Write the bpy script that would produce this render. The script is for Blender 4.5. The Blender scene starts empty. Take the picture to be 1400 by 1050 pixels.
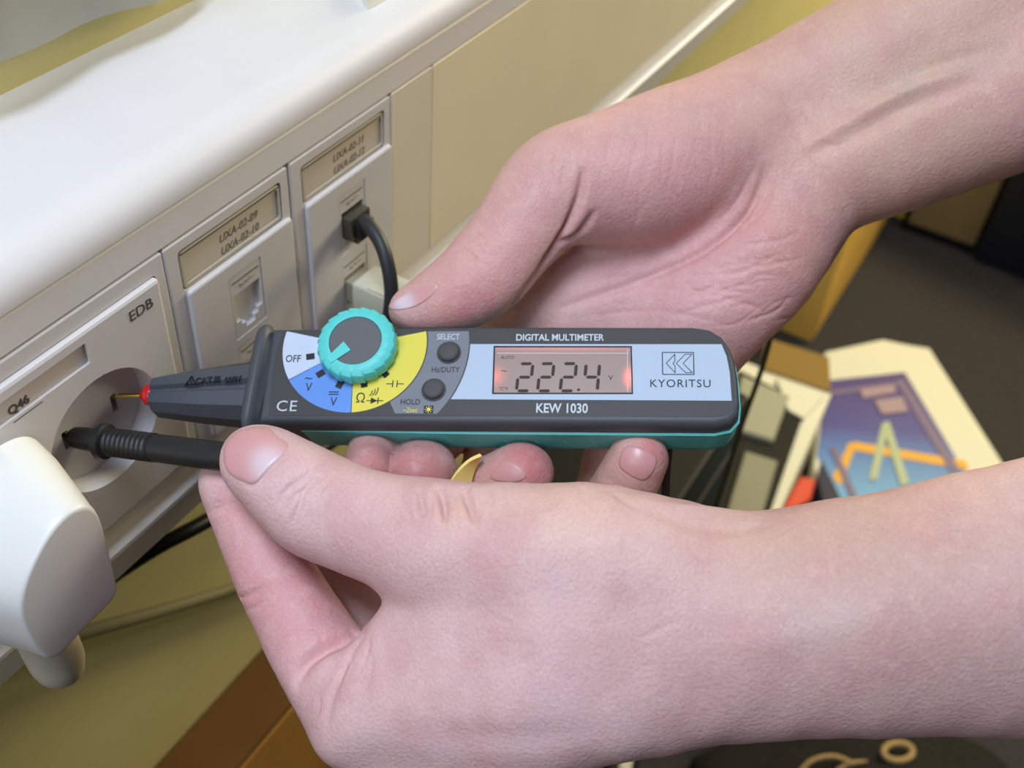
import bpy, bmesh, math, random
import numpy as np
from mathutils import Vector, Matrix
from mathutils.bvhtree import BVHTree

random.seed(4); np.random.seed(4)
scene = bpy.context.scene
COL = scene.collection

# ------------------------------------------------------------------ camera
F, CX, CY = 1489.0, 700.0, 525.0
def _n(v):
    v = np.array(v, float); return v / np.linalg.norm(v)
_Z = _n([147, 1535, 1489]); _X = _n([1201, 1329, -1489]); _X = _n(_X - _Z * _X.dot(_Z)); _Y = np.cross(_Z, _X)
R = np.stack([_X, _Y, _Z])                      # world = CAM + R @ camera_space
def ray(u, v): return R @ np.array([(u - CX) / F, -(v - CY) / F, -1.0])
CAM = -ray(141, 585) * 0.328                    # world origin: centre of the free power socket
def camp(u, v, d): return np.array([(u - CX) / F * d, -(v - CY) / F * d, -d])
def pt(u, v, d): return CAM + ray(u, v) * d
def onY(u, v, y=0.0): r = ray(u, v); return CAM + r * ((y - CAM[1]) / r[1])
def onZ(u, v, z=0.0): r = ray(u, v); return CAM + r * ((z - CAM[2]) / r[2])

cam_d = bpy.data.cameras.new('camera'); cam = bpy.data.objects.new('camera', cam_d); COL.objects.link(cam)
cam.matrix_world = Matrix([[R[0][0], R[0][1], R[0][2], CAM[0]], [R[1][0], R[1][1], R[1][2], CAM[1]], [R[2][0], R[2][1], R[2][2], CAM[2]], [0, 0, 0, 1]])
cam_d.sensor_width = 36.0; cam_d.lens = F / 1400 * 36.0; cam_d.clip_start = 0.01
cam_d.dof.use_dof = True; cam_d.dof.focus_distance = 0.297; cam_d.dof.aperture_fstop = 15.0
scene.camera = cam

# ------------------------------------------------------------------ light
world = bpy.data.worlds.new('world'); scene.world = world; world.use_nodes = True
wb = world.node_tree.nodes['Background']; wb.inputs[0].default_value = (0.80, 0.86, 1.0, 1); wb.inputs[1].default_value = 0.02
def area(name, loc, target, size, power, color, sy=None):
    l = bpy.data.lights.new(name, 'AREA'); l.shape = 'RECTANGLE'; l.size = size; l.size_y = sy or size; l.energy = power; l.color = color
    o = bpy.data.objects.new(name, l); COL.objects.link(o); o.location = loc
    o.rotation_euler = (Vector(target) - Vector(loc)).to_track_quat('-Z', 'Y').to_euler(); return o
area('window_daylight', (-0.32, -0.05, 1.25), (0.0, -0.06, 0.0), 0.5, 19, (0.70, 0.81, 1.0))
area('hand_fill', (-0.80, -0.10, 0.60), (0.05, -0.15, 0.05), 0.4, 3.4, (0.80, 0.84, 1.0))  # added cool fill to brighten the lower hand, no visible source
area('room_lamp', (1.05, -0.85, 0.65), (0.45, 0.0, -0.05), 0.35, 5.5, (1.0, 0.92, 0.74))
area('trunking_fill', (1.7, -0.40, 0.45), (0.5, 0.0, 0.0), 0.4, 17, (1.0, 0.86, 0.50))  # added warm fill grazing the trunking's right part, kept off the hands
area('floor_fill', (1.6, -0.9, 1.5), (1.0, -0.2, -0.75), 0.6, 2.5, (1.0, 0.90, 0.66))  # added warm fill for the boxes on the floor, no visible fixture
vs = scene.view_settings
vs.view_transform = 'Standard'; vs.look = 'None'; vs.gamma = 1.0; vs.use_curve_mapping = False; vs.exposure = 0.0

# ------------------------------------------------------------------ helpers
def lin(r, g, b):
    f = lambda c: (c / 255 / 12.92) if c / 255 <= 0.04045 else ((c / 255 + 0.055) / 1.055) ** 2.4
    return (f(r), f(g), f(b), 1.0)
MATS = {}
def mat(name, rgb, rough=0.5, spec=0.5, var=0.0, scale=40.0, bump=0.0, bscale=200.0, emit=None, estr=0.0, metal=0.0, trans=0.0, alpha=1.0, sub=0.0):
    if name in MATS: return MATS[name]
    m = bpy.data.materials.new(name); m.use_nodes = True; nt = m.node_tree; b = nt.nodes['Principled BSDF']
    c = lin(*rgb)
    b.inputs['Base Color'].default_value = c; b.inputs['Roughness'].default_value = rough
    b.inputs['Specular IOR Level'].default_value = spec; b.inputs['Metallic'].default_value = metal
    b.inputs['Transmission Weight'].default_value = trans; b.inputs['Alpha'].default_value = alpha
    if sub: b.inputs['Subsurface Weight'].default_value = sub; b.inputs['Subsurface Scale'].default_value = 0.004
    tc = nt.nodes.new('ShaderNodeTexCoord')
    if var:
        nz = nt.nodes.new('ShaderNodeTexNoise'); nz.inputs['Scale'].default_value = scale; nz.inputs['Detail'].default_value = 6
        rp = nt.nodes.new('ShaderNodeMapRange'); rp.inputs['From Min'].default_value = 0.3; rp.inputs['From Max'].default_value = 0.7
        rp.inputs['To Min'].default_value = 1 - var; rp.inputs['To Max'].default_value = 1 + var
        mx = nt.nodes.new('ShaderNodeMix'); mx.data_type = 'RGBA'; mx.blend_type = 'MULTIPLY'; mx.inputs[0].default_value = 1
        mx.inputs[6].default_value = c
        nt.links.new(tc.outputs['Object'], nz.inputs['Vector']); nt.links.new(nz.outputs['Fac'], rp.inputs['Value'])
        nt.links.new(rp.outputs['Result'], mx.inputs[7]); nt.links.new(mx.outputs[2], b.inputs['Base Color'])
    if bump:
        n2 = nt.nodes.new('ShaderNodeTexNoise'); n2.inputs['Scale'].default_value = bscale; n2.inputs['Detail'].default_value = 4
        bp = nt.nodes.new('ShaderNodeBump'); bp.inputs['Strength'].default_value = bump; bp.inputs['Distance'].default_value = 0.001
        nt.links.new(tc.outputs['Object'], n2.inputs['Vector']); nt.links.new(n2.outputs['Fac'], bp.inputs['Height']); nt.links.new(bp.outputs['Normal'], b.inputs['Normal'])
    if emit:
        b.inputs['Emission Color'].default_value = lin(*emit); b.inputs['Emission Strength'].default_value = estr
    MATS[name] = m; return m

def tag(o, label=None, cat=None, group=None, kind=None):
    if label: o['label'] = label
    if cat: o['category'] = cat
    if group: o['group'] = group
    if kind: o['kind'] = kind
    return o
def empty(name, loc=(0, 0, 0), mtx=None):
    o = bpy.data.objects.new(name, None); COL.objects.link(o); o.empty_display_size = 0.02
    if mtx is not None: o.matrix_world = mtx
    else: o.location = loc
    return o
def link(name, me, m, parent=None, smooth=False):
    o = bpy.data.objects.new(name, me); COL.objects.link(o)
    if m is not None: me.materials.clear(); me.materials.append(m)
    if parent is not None: o.parent = parent
    if smooth:
        for p in me.polygons: p.use_smooth = True
    return o
def bm_mesh(bm, name='mesh'):
    bmesh.ops.recalc_face_normals(bm, faces=bm.faces[:])
    me = bpy.data.meshes.new(name); bm.to_mesh(me); bm.free(); return me
def auto_smooth(me, ang=35):
    for p in me.polygons: p.use_smooth = True
    try: me.set_sharp_from_angle(angle=math.radians(ang))
    except Exception: pass
def box_bm(x0, x1, y0, y1, z0, z1, bev=0.0, seg=2, bm=None):
    b2 = bmesh.new(); bmesh.ops.create_cube(b2, size=1.0)
    for v in b2.verts: v.co = Vector(((x0 + x1) / 2 + v.co.x * (x1 - x0), (y0 + y1) / 2 + v.co.y * (y1 - y0), (z0 + z1) / 2 + v.co.z * (z1 - z0)))
    if bev: bmesh.ops.bevel(b2, geom=b2.edges[:], offset=bev, segments=seg, profile=0.5, affect='EDGES')
    if bm is None: return b2
    me = bpy.data.meshes.new('t'); b2.to_mesh(me); b2.free(); bm.from_mesh(me); bpy.data.meshes.remove(me); return bm
def box(name, x0, x1, y0, y1, z0, z1, m, parent=None, bev=0.0, seg=2):
    me = bm_mesh(box_bm(x0, x1, y0, y1, z0, z1, bev, seg), name); auto_smooth(me, 20); return link(name, me, m, parent)
def loft(rings, closed=True, cap=True):
    bm = bmesh.new(); rs = [[bm.verts.new(Vector(p)) for p in r] for r in rings]; n = len(rs[0])
    for a, b in zip(rs[:-1], rs[1:]):
        for i in range(n if closed else n - 1):
            j = (i + 1) % n; bm.faces.new((a[i], a[j], b[j], b[i]))
    if cap: bm.faces.new(rs[0][::-1]); bm.faces.new(rs[-1])
    return bm
def offset_poly(pts, d):
    out = []; n = len(pts)
    for i in range(n):
        p0 = np.array(pts[i - 1], float); p = np.array(pts[i], float); p1 = np.array(pts[(i + 1) % n], float)
        e0 = _n(p - p0); e1 = _n(p1 - p); n0 = np.array([e0[1], -e0[0]]); n1 = np.array([e1[1], -e1[0]])
        m = n0 + n1; m = m / max(0.3, m.dot(m) / 2) / 1.0 if m.dot(m) > 1e-6 else n0
        m = (n0 + n1) / (1 + n0.dot(n1)) if 1 + n0.dot(n1) > 0.3 else n0
        out.append(tuple(p + m * d))
    return out
def smooth_poly(pts, n=6, closed=True):
    """Catmull-Rom"""
    P = [np.array(p, float) for p in pts]; out = []; N = len(P)
    for i in range(N if closed else N - 1):
        if closed: a, b, c, d = P[i - 1], P[i], P[(i + 1) % N], P[(i + 2) % N]
        else: a, b, c, d = P[max(i - 1, 0)], P[i], P[i + 1], P[min(i + 2, N - 1)]
        for k in range(n):
            t = k / n
            out.append(0.5 * ((2 * b) + (-a + c) * t + (2 * a - 5 * b + 4 * c - d) * t * t + (-a + 3 * b - 3 * c + d) * t ** 3))
    if not closed: out.append(P[-1])
    return out
def tube_bm(points, r, seg=14, bm=None, sub=6):
    P = smooth_poly(points, sub, False) if len(points) > 2 else [np.array(p, float) for p in points]
    rr = r if hasattr(r, '__len__') else [r] * len(points)
    radii = np.interp(np.linspace(0, len(points) - 1, len(P)), range(len(points)), rr)
    rings = []; up = None
    for i, p in enumerate(P):
        t = _n(P[min(i + 1, len(P) - 1)] - P[max(i - 1, 0)])
        if up is None: up = np.array([0, 0, 1.0]) if abs(t[2]) < 0.9 else np.array([1.0, 0, 0])
        s = _n(np.cross(t, up)); up = np.cross(s, t)
        rings.append([p + radii[i] * (math.cos(a) * s + math.sin(a) * up) for a in np.linspace(0, 2 * math.pi, seg, endpoint=False)])
    return loft(rings)
def tube(name, points, r, m, parent=None, seg=14, sub=6):
    me = bm_mesh(tube_bm(points, r, seg, sub=sub), name); auto_smooth(me, 50); return link(name, me, m, parent)
def lathe_bm(profile, seg=48):                      # profile [(radius, z)] about local Z
    return loft([[(r * math.cos(a), r * math.sin(a), z) for a in np.linspace(0, 2 * math.pi, seg, endpoint=False)] for r, z in profile])
def prism(name, poly, z0, z1, m, parent=None, bev=0.0):
    rings = [[(x, y, z0) for x, y in poly], [(x, y, z1 - bev) for x, y in poly]]
    if bev: rings.append([(x, y, z1) for x, y in offset_poly(poly, -bev)])
    me = bm_mesh(loft(rings), name); auto_smooth(me, 30); return link(name, me, m, parent)
def cut(me_or_obj, cutters):
    """boolean difference of an object with cutter bmeshes; returns the object"""
    o = me_or_obj; tmp = []
    for cbm in cutters:
        c = link('cutter', bm_mesh(cbm), None, o.parent); tmp.append(c)
        md = o.modifiers.new('b', 'BOOLEAN'); md.operation = 'DIFFERENCE'; md.solver = 'EXACT'; md.object = c
    dg = bpy.context.evaluated_depsgraph_get(); dg.update()
    nm = bpy.data.meshes.new_from_object(o.evaluated_get(dg)); o.modifiers.clear(); old = o.data; o.data = nm; bpy.data.meshes.remove(old)
    for c in tmp: d = c.data; bpy.data.objects.remove(c); bpy.data.meshes.remove(d)
    auto_smooth(nm, 15); return o
def text_mesh(s, size, extr, shear=0.0, bold=0.0, space=1.0, sx=1.0):
    cu = bpy.data.curves.new('t', 'FONT'); cu.body = s; cu.size = size; cu.align_x = 'CENTER'; cu.align_y = 'CENTER'; cu.extrude = extr; cu.shear = shear
    cu.offset = bold; cu.space_character = space; cu.resolution_u = 3
    o = bpy.data.objects.new('t', cu); COL.objects.link(o); dg = bpy.context.evaluated_depsgraph_get(); dg.update()
    me = bpy.data.meshes.new_from_object(o.evaluated_get(dg)); bpy.data.objects.remove(o); bpy.data.curves.remove(cu)
    if sx != 1.0:
        for v in me.vertices: v.co.x *= sx
    return me
def text(name, s, size, mtx, m, parent, extr=0.00006, **k):
    me = text_mesh(s, size, extr, **k); o = link(name, me, m, parent); o.matrix_local = mtx; return o
def wall_m(x, z, y=0.0, rot=0.0):                   # text frame on the trunking front: x along X, y along Z, normal -Y
    return Matrix.Translation((x, y, z)) @ Matrix(((1, 0, 0, 0), (0, 0, -1, 0), (0, 1, 0, 0), (0, 0, 0, 1))) @ Matrix.Rotation(rot, 4, 'Z')
def circ(cx, cy, r, n=48, a0=0, a1=360): return [(cx + r * math.cos(math.radians(a)), cy + r * math.sin(math.radians(a))) for a in np.linspace(a0, a1, n, endpoint=(a1 - a0) < 360)]
def rrect(x0, x1, y0, y1, r, n=5):
    out = []
    for cx, cy, a in ((x1 - r, y1 - r, 0), (x0 + r, y1 - r, 90), (x0 + r, y0 + r, 180), (x1 - r, y0 + r, 270)): out += circ(cx, cy, r, n, a, a + 90)
    return out
def ycut(poly, y0, y1):                             # prism of an (x,z) polygon along Y, as bmesh
    return loft([[(x, y0, z) for x, z in poly], [(x, y1, z) for x, z in poly]])
def yprism(name, poly, y0, y1, m, parent=None, bev=0.0):     # front face at y0 (towards -Y)
    rings = [[(x, y1, z) for x, z in poly], [(x, y0 + bev, z) for x, z in poly]]
    if bev:
        rings.append([(x, y0 + bev * 0.3, z) for x, z in offset_poly(poly, -bev * 0.3)]); rings.append([(x, y0, z) for x, z in offset_poly(poly, -bev)])
    me = bm_mesh(loft(rings), name); auto_smooth(me, 15); return link(name, me, m, parent)

# ------------------------------------------------------------------ materials
M_pvc = mat('white_pvc', (222, 221, 222), 0.42, 0.4, var=0.02, scale=30)
M_mod = mat('module_plastic', (213, 211, 213), 0.38, 0.45, var=0.015, scale=60)
M_wall = mat('cream_paint', (206, 197, 140), 0.8, 0.2, var=0.05, scale=9, bump=0.15, bscale=300)
M_carpet = mat('charcoal_carpet', (64, 62, 61), 0.95, 0.1, var=0.25, scale=260, bump=0.6, bscale=500)
M_dark = mat('dark_hole', (26, 23, 20), 0.7, 0.2)
M_ink = mat('grey_ink', (84, 76, 70), 0.7, 0.2)
M_label = mat('label_paper', (206, 198, 184), 0.6, 0.2, var=0.02)
M_black = mat('black_plastic', (22, 22, 23), 0.42, 0.4)

# ------------------------------------------------------------------ setting
FLOOR = -0.75
tag(box('floor', -1.2, 3.2, -2.6, 0.2, FLOOR - 0.05, FLOOR, M_carpet), kind='structure')
tag(box('wall_back', -1.2, 3.2, 0.066, 0.2, FLOOR, 1.6, M_wall), kind='structure')

# cable trunking: profile (y,z) swept along X
TX0, TX1 = -0.30, 2.4
def sweep(name, prof, x0, x1, m, parent):
    me = bm_mesh(loft([[(x0, y, z) for y, z in prof], [(x1, y, z) for y, z in prof]]), name); auto_smooth(me, 25); return link(name, me, m, parent)
trunk = empty('cable_trunking', (0, 0, 0)); tag(trunk, 'white plastic cable trunking with rounded top ledge running along the cream wall', 'cable trunking')
rr = 0.011
prof = [(0.066, 0.0700), (rr + 0.0008, 0.0700), (rr, 0.0700)] + [(rr - rr * math.sin(math.radians(a)), 0.070 - rr + rr * math.cos(math.radians(a))) for a in range(10, 91, 10)] + [(0.0, 0.0582), (0.0, 0.0577), (0.0006, 0.0571), (0.066, 0.0571)]
sweep('top_cover', prof, TX0, TX1, M_pvc, trunk)
sweep('upper_rail', [(0.066, 0.0566), (0.0010, 0.0566), (0.0004, 0.0560), (0.0002, 0.0462), (0.0008, 0.0456), (0.066, 0.0456)], TX0, TX1, M_pvc, trunk)
sweep('back_channel', [(0.066, 0.0456), (0.014, 0.0456), (0.014, -0.050), (0.066, -0.050)], TX0, TX1, M_pvc, trunk)
sweep('lower_lip', [(0.066, -0.0405), (0.0045, -0.0405), (0.0035, -0.0495), (-0.0005, -0.0500), (-0.0018, -0.0510), (-0.0018, -0.0528), (0.0005, -0.0560), (0.0020, -0.0680), (0.0040, -0.0690), (0.066, -0.0690)], TX0, TX1, M_pvc, trunk)
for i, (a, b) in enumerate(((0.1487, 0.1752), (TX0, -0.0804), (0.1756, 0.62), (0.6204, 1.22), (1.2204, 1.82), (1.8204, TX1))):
    yprism('blank_cover', rrect(a, b, -0.0403, 0.0453, 0.0006, 2), 0.0, 0.014, mat('warm_lit_pvc', (238, 229, 200), 0.42, 0.4, var=0.02, scale=30) if i > 1 else mat('part_warm_lit_pvc', (226, 220, 205), 0.42, 0.4, var=0.02, scale=30), trunk, 0.0003)  # warm light tinted into the cover colour, weaker on the first two

# double power socket
ps = empty('power_socket', (0, 0, 0)); tag(ps, 'double white power socket with a round recess taking the two test probes', 'socket')
fr = yprism('frame', rrect(-0.0800, 0.0340, -0.0402, 0.0452, 0.0006, 2), 0.0, 0.013, M_mod, ps, 0.0006)
plate = yprism('plate', rrect(-0.0770, 0.0300, -0.0385, 0.0390, 0.0015, 4), -0.0018, 0.0065, M_mod, ps, 0.0012)
RC = 0.0205
rec = loft([[(x, -0.003, z) for x, z in circ(0, 0, RC + 0.0006, 72)], [(x, -0.0012, z) for x, z in circ(0, 0, RC - 0.0001, 72)], [(x, 0.0080, z) for x, z in circ(0, 0, RC - 0.0012, 72)]])
rec2 = loft([[(x, -0.004, z) for x, z in circ(-0.046, 0, RC, 48)], [(x, 0.0060, z) for x, z in circ(-0.046, 0, RC - 0.0012, 48)]])
cut(plate, [rec, rec2, ycut(rrect(-0.034, 0.0006, 0.0275, 0.0350, 0.0006, 3), -0.004, -0.0004)])
cut(fr, [ycut(rrect(-0.0774, 0.0304, -0.0389, 0.0394, 0.0017, 4), -0.002, 0.0068), loft([[(x, 0.004, z) for x, z in circ(0, 0, 0.0197, 72)], [(x, 0.0150, z) for x, z in circ(0, 0, 0.0197, 72)]])])
well = prism_w = yprism('recess_floor', circ(0, 0, 0.0196, 64), 0.0050, 0.0128, M_mod, ps)
slots = [ycut(rrect(s * 0.0095 - 0.0012, s * 0.0095 + 0.0012, -0.0035, 0.0035, 0.0004, 2), 0.003, 0.0120) for s in (-1, 1)]
slots.append(ycut([(-0.0026, -0.0112), (0.0026, -0.0112), (0.0026, -0.0140)] + circ(0, -0.0140, 0.0026, 8, 360, 180)[1:], 0.003, 0.0120))
cut(well, slots)
for s in (-1, 1): box('brass_contact', s * 0.0095 - 0.0009, s * 0.0095 + 0.0009, 0.0095, 0.0118, -0.0032, 0.0032, mat('slot_metal', (120, 105, 70), 0.4, 0.5, metal=0.6), ps)
yprism('ground_hole', circ(0, -0.0137, 0.0024, 20), 0.0085, 0.0118, M_dark, ps)
yprism('label_window', rrect(-0.0338, 0.0003, 0.0278, 0.0347, 0.0005, 3), -0.0008, -0.0002, mat('label_window', (196, 188, 182), 0.25, 0.5), ps)
text('lettering', 'Q46', 0.0040, wall_m(-0.0233, 0.0295, -0.0009), M_ink, ps, sx=0.95, bold=0.0001)
text('lettering', 'EDB', 0.0052, wall_m(0.0212, 0.0328, -0.0019), M_ink, ps, sx=1.0)
box('label_line', -0.0268, -0.0170, -0.00185, -0.0017, 0.0262, 0.0265, M_ink, ps)

# data outlets
def data_outlet(x0, lines, label, ports):
    o = empty('data_outlet', (x0, 0, 0)); tag(o, label, 'data outlet')
    w = 0.0562
    f = yprism('frame', rrect(0.0, w, -0.0402, 0.0452, 0.0006, 2), 0.0, 0.013, M_mod, o, 0.0006)
    cuts = [ycut(rrect(0.0052, 0.0525, 0.0262, 0.0415, 0.0016, 4), -0.002, 0.0022)]
    for zc in (0.0045, -0.0250):
        cuts.append(ycut(rrect(0.0226, 0.0382, zc - 0.0105, zc + 0.0160, 0.0004, 2), -0.002, 0.0006))
    cut(f, cuts)
    # lower plate with a proud left edge
    pl = yprism('lower_plate', rrect(0.0060, 0.0555, -0.0395, 0.0260, 0.0014, 3), -0.0014, 0.0004, M_mod, o, 0.0009)
    cut(pl, [ycut(rrect(0.0226, 0.0382, zc - 0.0105, zc + 0.0160, 0.0004, 2), -0.003, 0.0030) for zc in (0.0045, -0.0250)])
    rim = yprism('label_frame', rrect(0.0061, 0.0519, 0.0268, 0.0405, 0.0011, 4), 0.0002, 0.0021, mat('clear_label_cover', (200, 194, 180), 0.2, 0.6), o, 0.0003)
    cut(rim, [ycut(rrect(0.0070, 0.0510, 0.0280, 0.0390, 0.0006, 3), -0.001, 0.0014)])
    yprism('label_gasket', rrect(0.0050, 0.0527, 0.0260, 0.0417, 0.0017, 4), 0.0019, 0.0023, M_ink, o)
    lab = yprism('label_card', rrect(0.0072, 0.0506, 0.0284, 0.0386, 0.0004, 2), 0.0009, 0.0013, M_label, o)
    for k, s in enumerate(lines):
        text('lettering', s, 0.0040, wall_m(0.0322, 0.0347 - 0.0048 * k, 0.00085), mat('faded_ink', (122, 114, 104), 0.7, 0.2), lab, shear=0.25, sx=0.95)
    box('label_slot', 0.0062, 0.0515, 0.0000, 0.0003, 0.0396, 0.0399, M_ink, o)
    for zc in (0.0045, -0.0250):
        j = yprism('jack', rrect(0.0228, 0.0380, zc - 0.0103, zc + 0.0158, 0.0004, 2), -0.0012, 0.0120, M_mod, o, 0.0002)
        hole = [(0.0240, zc + 0.0078), (0.0240, zc - 0.0035), (0.0262, zc - 0.0035), (0.0262, zc - 0.0055), (0.0282, zc - 0.0055), (0.0282, zc - 0.0078), (0.0326, zc - 0.0078), (0.0326, zc - 0.0055), (0.0346, zc - 0.0055), (0.0346, zc - 0.0035), (0.0368, zc - 0.0035), (0.0368, zc + 0.0078)]
        cut(j, [ycut(hole, -0.002, 0.0105)])
        box('hole_shade', 0.0241, 0.0367, 0.0070, 0.0100, zc - 0.0034, zc + 0.0077, mat('hole_shade', (92, 84, 74), 0.5, 0.3), j)  # dark insert standing in for the shade inside the jack opening
        box('jack_seam', 0.0240, 0.0366, -0.0014, -0.0011, zc + 0.0128, zc + 0.0131, M_ink, j)
        for q in range(8):
            box('contact', 0.0256 + q * 0.00125, 0.0261 + q * 0.00125, 0.0040, 0.0104, zc + 0.0050, zc + 0.0076, mat('jack_contact', (170, 150, 90), 0.35, 0.5, metal=0.8), j)
        me = bpy.data.meshes.new('icon'); bm = bmesh.new()
        for q in range(3): box_bm(0.0275 + q * 0.0025, 0.0290 + q * 0.0025, -0.0014, -0.0011, zc + 0.0098 + 0.0004 * q, zc + 0.0112, 0, 1, bm)
        bm.to_mesh(me); bm.free(); link('port_icon', me, mat('icon_grey', (172, 164, 152), 0.6, 0.3), j)
    return o
data_outlet(0.0344, ('UXA-02-09', 'UXA-02-10'), 'white data outlet with an empty jack between the power socket and the cabled outlet', 2)
data_outlet(0.0918, ('UXA-02-11', 'UXA-02-12'), 'white data outlet with a black cable and a pale plug in its jacks', 2)

# black network plug with cable in the upper jack of the second outlet
jx = 0.0918 + 0.0304
npl = empty('network_cable', (jx, 0, 0.0045)); tag(npl, 'black network cable plugged into the upper jack of the far data outlet', 'cable')
b = box_bm(-0.0058, 0.0058, -0.0050, 0.0080, -0.0036, 0.0060, 0.0006)
me = bm_mesh(b); auto_smooth(me); link('plug_body', me, mat('smoked_plug', (70, 66, 56), 0.25, 0.5), npl)
box('latch', -0.0026, 0.0026, -0.0052, 0.0060, -0.0064, -0.0040, mat('smoked_plug', (70, 66, 56), 0.25, 0.5), npl, 0.0004)
box('boot', -0.0042, 0.0042, -0.0085, -0.0046, -0.0030, 0.0040, M_black, npl, 0.0012, 3)
def rel(p, o): return [np.array(q) - np.array(o.location) for q in p]
tube('cord', rel([(jx, -0.007, 0.005), pt(500, 303, 0.392), pt(519, 330, 0.388), pt(530, 362, 0.388), pt(535, 400, 0.392), pt(531, 440, 0.400), pt(520, 490, 0.415), pt(500, 560, 0.44)], npl), 0.0026, mat('cord_black', (44, 46, 48), 0.45, 0.4), npl)

# pale plug with latch in the lower jack
gp = empty('adapter_plug', (jx, 0, -0.0250)); tag(gp, 'pale grey adapter plug in the lower jack of the far data outlet', 'plug')
M_pale = mat('pale_plug', (196, 196, 176), 0.45, 0.4)
box('plug_tip', -0.0058, 0.0058, -0.0055, 0.0080, -0.0036, 0.0060, mat('clear_tip', (150, 146, 128), 0.2, 0.6), gp, 0.0005)
box('plug_body', -0.0075, 0.0075, -0.0330, -0.0050, -0.0085, 0.0080, M_pale, gp, 0.0012, 3)
box('latch_ridge', -0.0068, -0.0030, -0.0300, -0.0120, 0.0078, 0.0086, M_pale, gp, 0.0003)
box('rear_slot', 0.0000, 0.0060, -0.0334, -0.0325, 0.0030, 0.0048, M_dark, gp)
tube('cord', [(0.001, -0.0320, -0.001), (0.004, -0.040, -0.006), (0.010, -0.045, -0.030), (0.02, -0.03, -0.08), (0.03, 0.0, -0.16)], 0.0025, M_pale, gp)

# white power plug in the hidden socket
pp = empty('power_plug', (-0.046, 0, 0)); tag(pp, 'bulky white power plug at the left end of the double socket', 'plug')
M_plug = mat('plug_white', (232, 232, 226), 0.35, 0.5)
base = [(-35.2, 21.2), (-40.1, 22.4), (-46.8, 20.0), (-54.5, 13.2), (-58.8, 5.5), (-59.6, -4.5), (-58.6, -15), (-55.5, -22.0), (-45.2, -21.2), (-33.6, -19.8), (-31.9, -12), (-31.5, -4.7), (-31.0, 10.8), (-32.2, 17.5)]
base = [(p[0] / 1000 + 0.046, p[1] / 1000) for p in smooth_poly(base, 5)]; cen = (0.0, 0.0)
rings = []
for y, sx_p, sz_p in ((-0.0022, 1.50, 1.02), (-0.0030, 1.60, 1.06), (-0.012, 1.48, 1.06), (-0.024, 1.22, 1.05), (-0.0310, 1.065, 1.03), (-0.0328, 1.035, 1.018), (-0.0337, 1.01, 1.003), (-0.0341, 0.985, 0.985), (-0.0342, 0.95, 0.955)):
    rings.append([(x * sx_p, y, z * sz_p) for x, z in base])
me = bm_mesh(loft(rings)); auto_smooth(me, 50); link('body', me, M_plug, pp)
tube('cord_sleeve', [(0.0, -0.014, -0.016), (0.0, -0.0135, -0.036), (0.0005, -0.0130, -0.055), (0.001, -0.0128, -0.062), (0.001, -0.0127, -0.0655)], [0.0085, 0.0085, 0.0082, 0.0068, 0.0030], mat('sleeve_beige', (214, 206, 182), 0.45, 0.4), pp, 20)
for s in (-1, 1): tube('pin', [(s * 0.0095, 0.0, 0.0), (s * 0.0095, 0.0045, 0.0)], 0.0022, mat('slot_metal', (120, 105, 70)), pp)

# cables along the wall below the trunking
tag(tube('grey_cable', [onY(60, 885, 0.045), onY(110, 866, 0.052), onY(210, 838, 0.056), onY(315, 806, 0.058), onY(400, 774, 0.058), onY(450, 752, 0.058)], 0.0031, mat('cable_grey', (122, 117, 90), 0.5, 0.35)), 'olive grey cable hanging under the trunking against the wall', 'cable')
tag(tube('black_cable', [onY(150, 790, 0.050), onY(215, 748, 0.036), onY(290, 708, 0.030), onY(400, 640, 0.036), onY(500, 575, 0.045)], 0.0032, M_black), 'black cable running close under the trunking behind the hands', 'cable')

# things on and above the ledge
tag(prism('sill_paper', [tuple(p[:2]) for p in (onZ(490, -8, 0.0705), onZ(503, 12, 0.0705), onZ(525, 0, 0.0705), onZ(620, -70, 0.0705), onZ(560, -90, 0.0705))], 0.0702, 0.0745, mat('white_card', (238, 238, 226), 0.5, 0.4)), 'white booklet corner lying on the trunking ledge', 'booklet')
def sheet(name, edge, rise, m, thick=0.0006):
    bm = bmesh.new(); rows = []
    for k in range(9):
        t = k / 8; rows.append([np.array(p) + np.array([0, 0.0016 * math.sin(i * 1.9 + k * 0.7), rise * t]) for i, p in enumerate(edge)])
    rows = [smooth_poly(r, 4, False) for r in rows]; vs_ = [[bm.verts.new(Vector(p)) for p in r] for r in rows]
    for a, b_ in zip(vs_[:-1], vs_[1:]):
        for i in range(len(a) - 1): bm.faces.new((a[i], a[i + 1], b_[i + 1], b_[i]))
    bmesh.ops.solidify(bm, geom=bm.faces[:], thickness=thick)
    me = bm_mesh(bm); auto_smooth(me, 60); return link(name, me, m)
M_sheet = mat('grey_plastic_sheet', (206, 208, 204), 0.3, 0.5, var=0.06, scale=25)
tag(sheet('plastic_sheet', [onY(-140, 140, 0.052), onY(-60, 104, 0.052), onY(0, 82, 0.052), onY(60, 58, 0.053), onY(120, 34, 0.053), onY(165, 15, 0.054), onY(215, 1, 0.055), onY(270, -14, 0.056)], 0.16, M_sheet), 'pale grey plastic sheet hanging on the wall above the ledge', 'plastic sheet')

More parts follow.
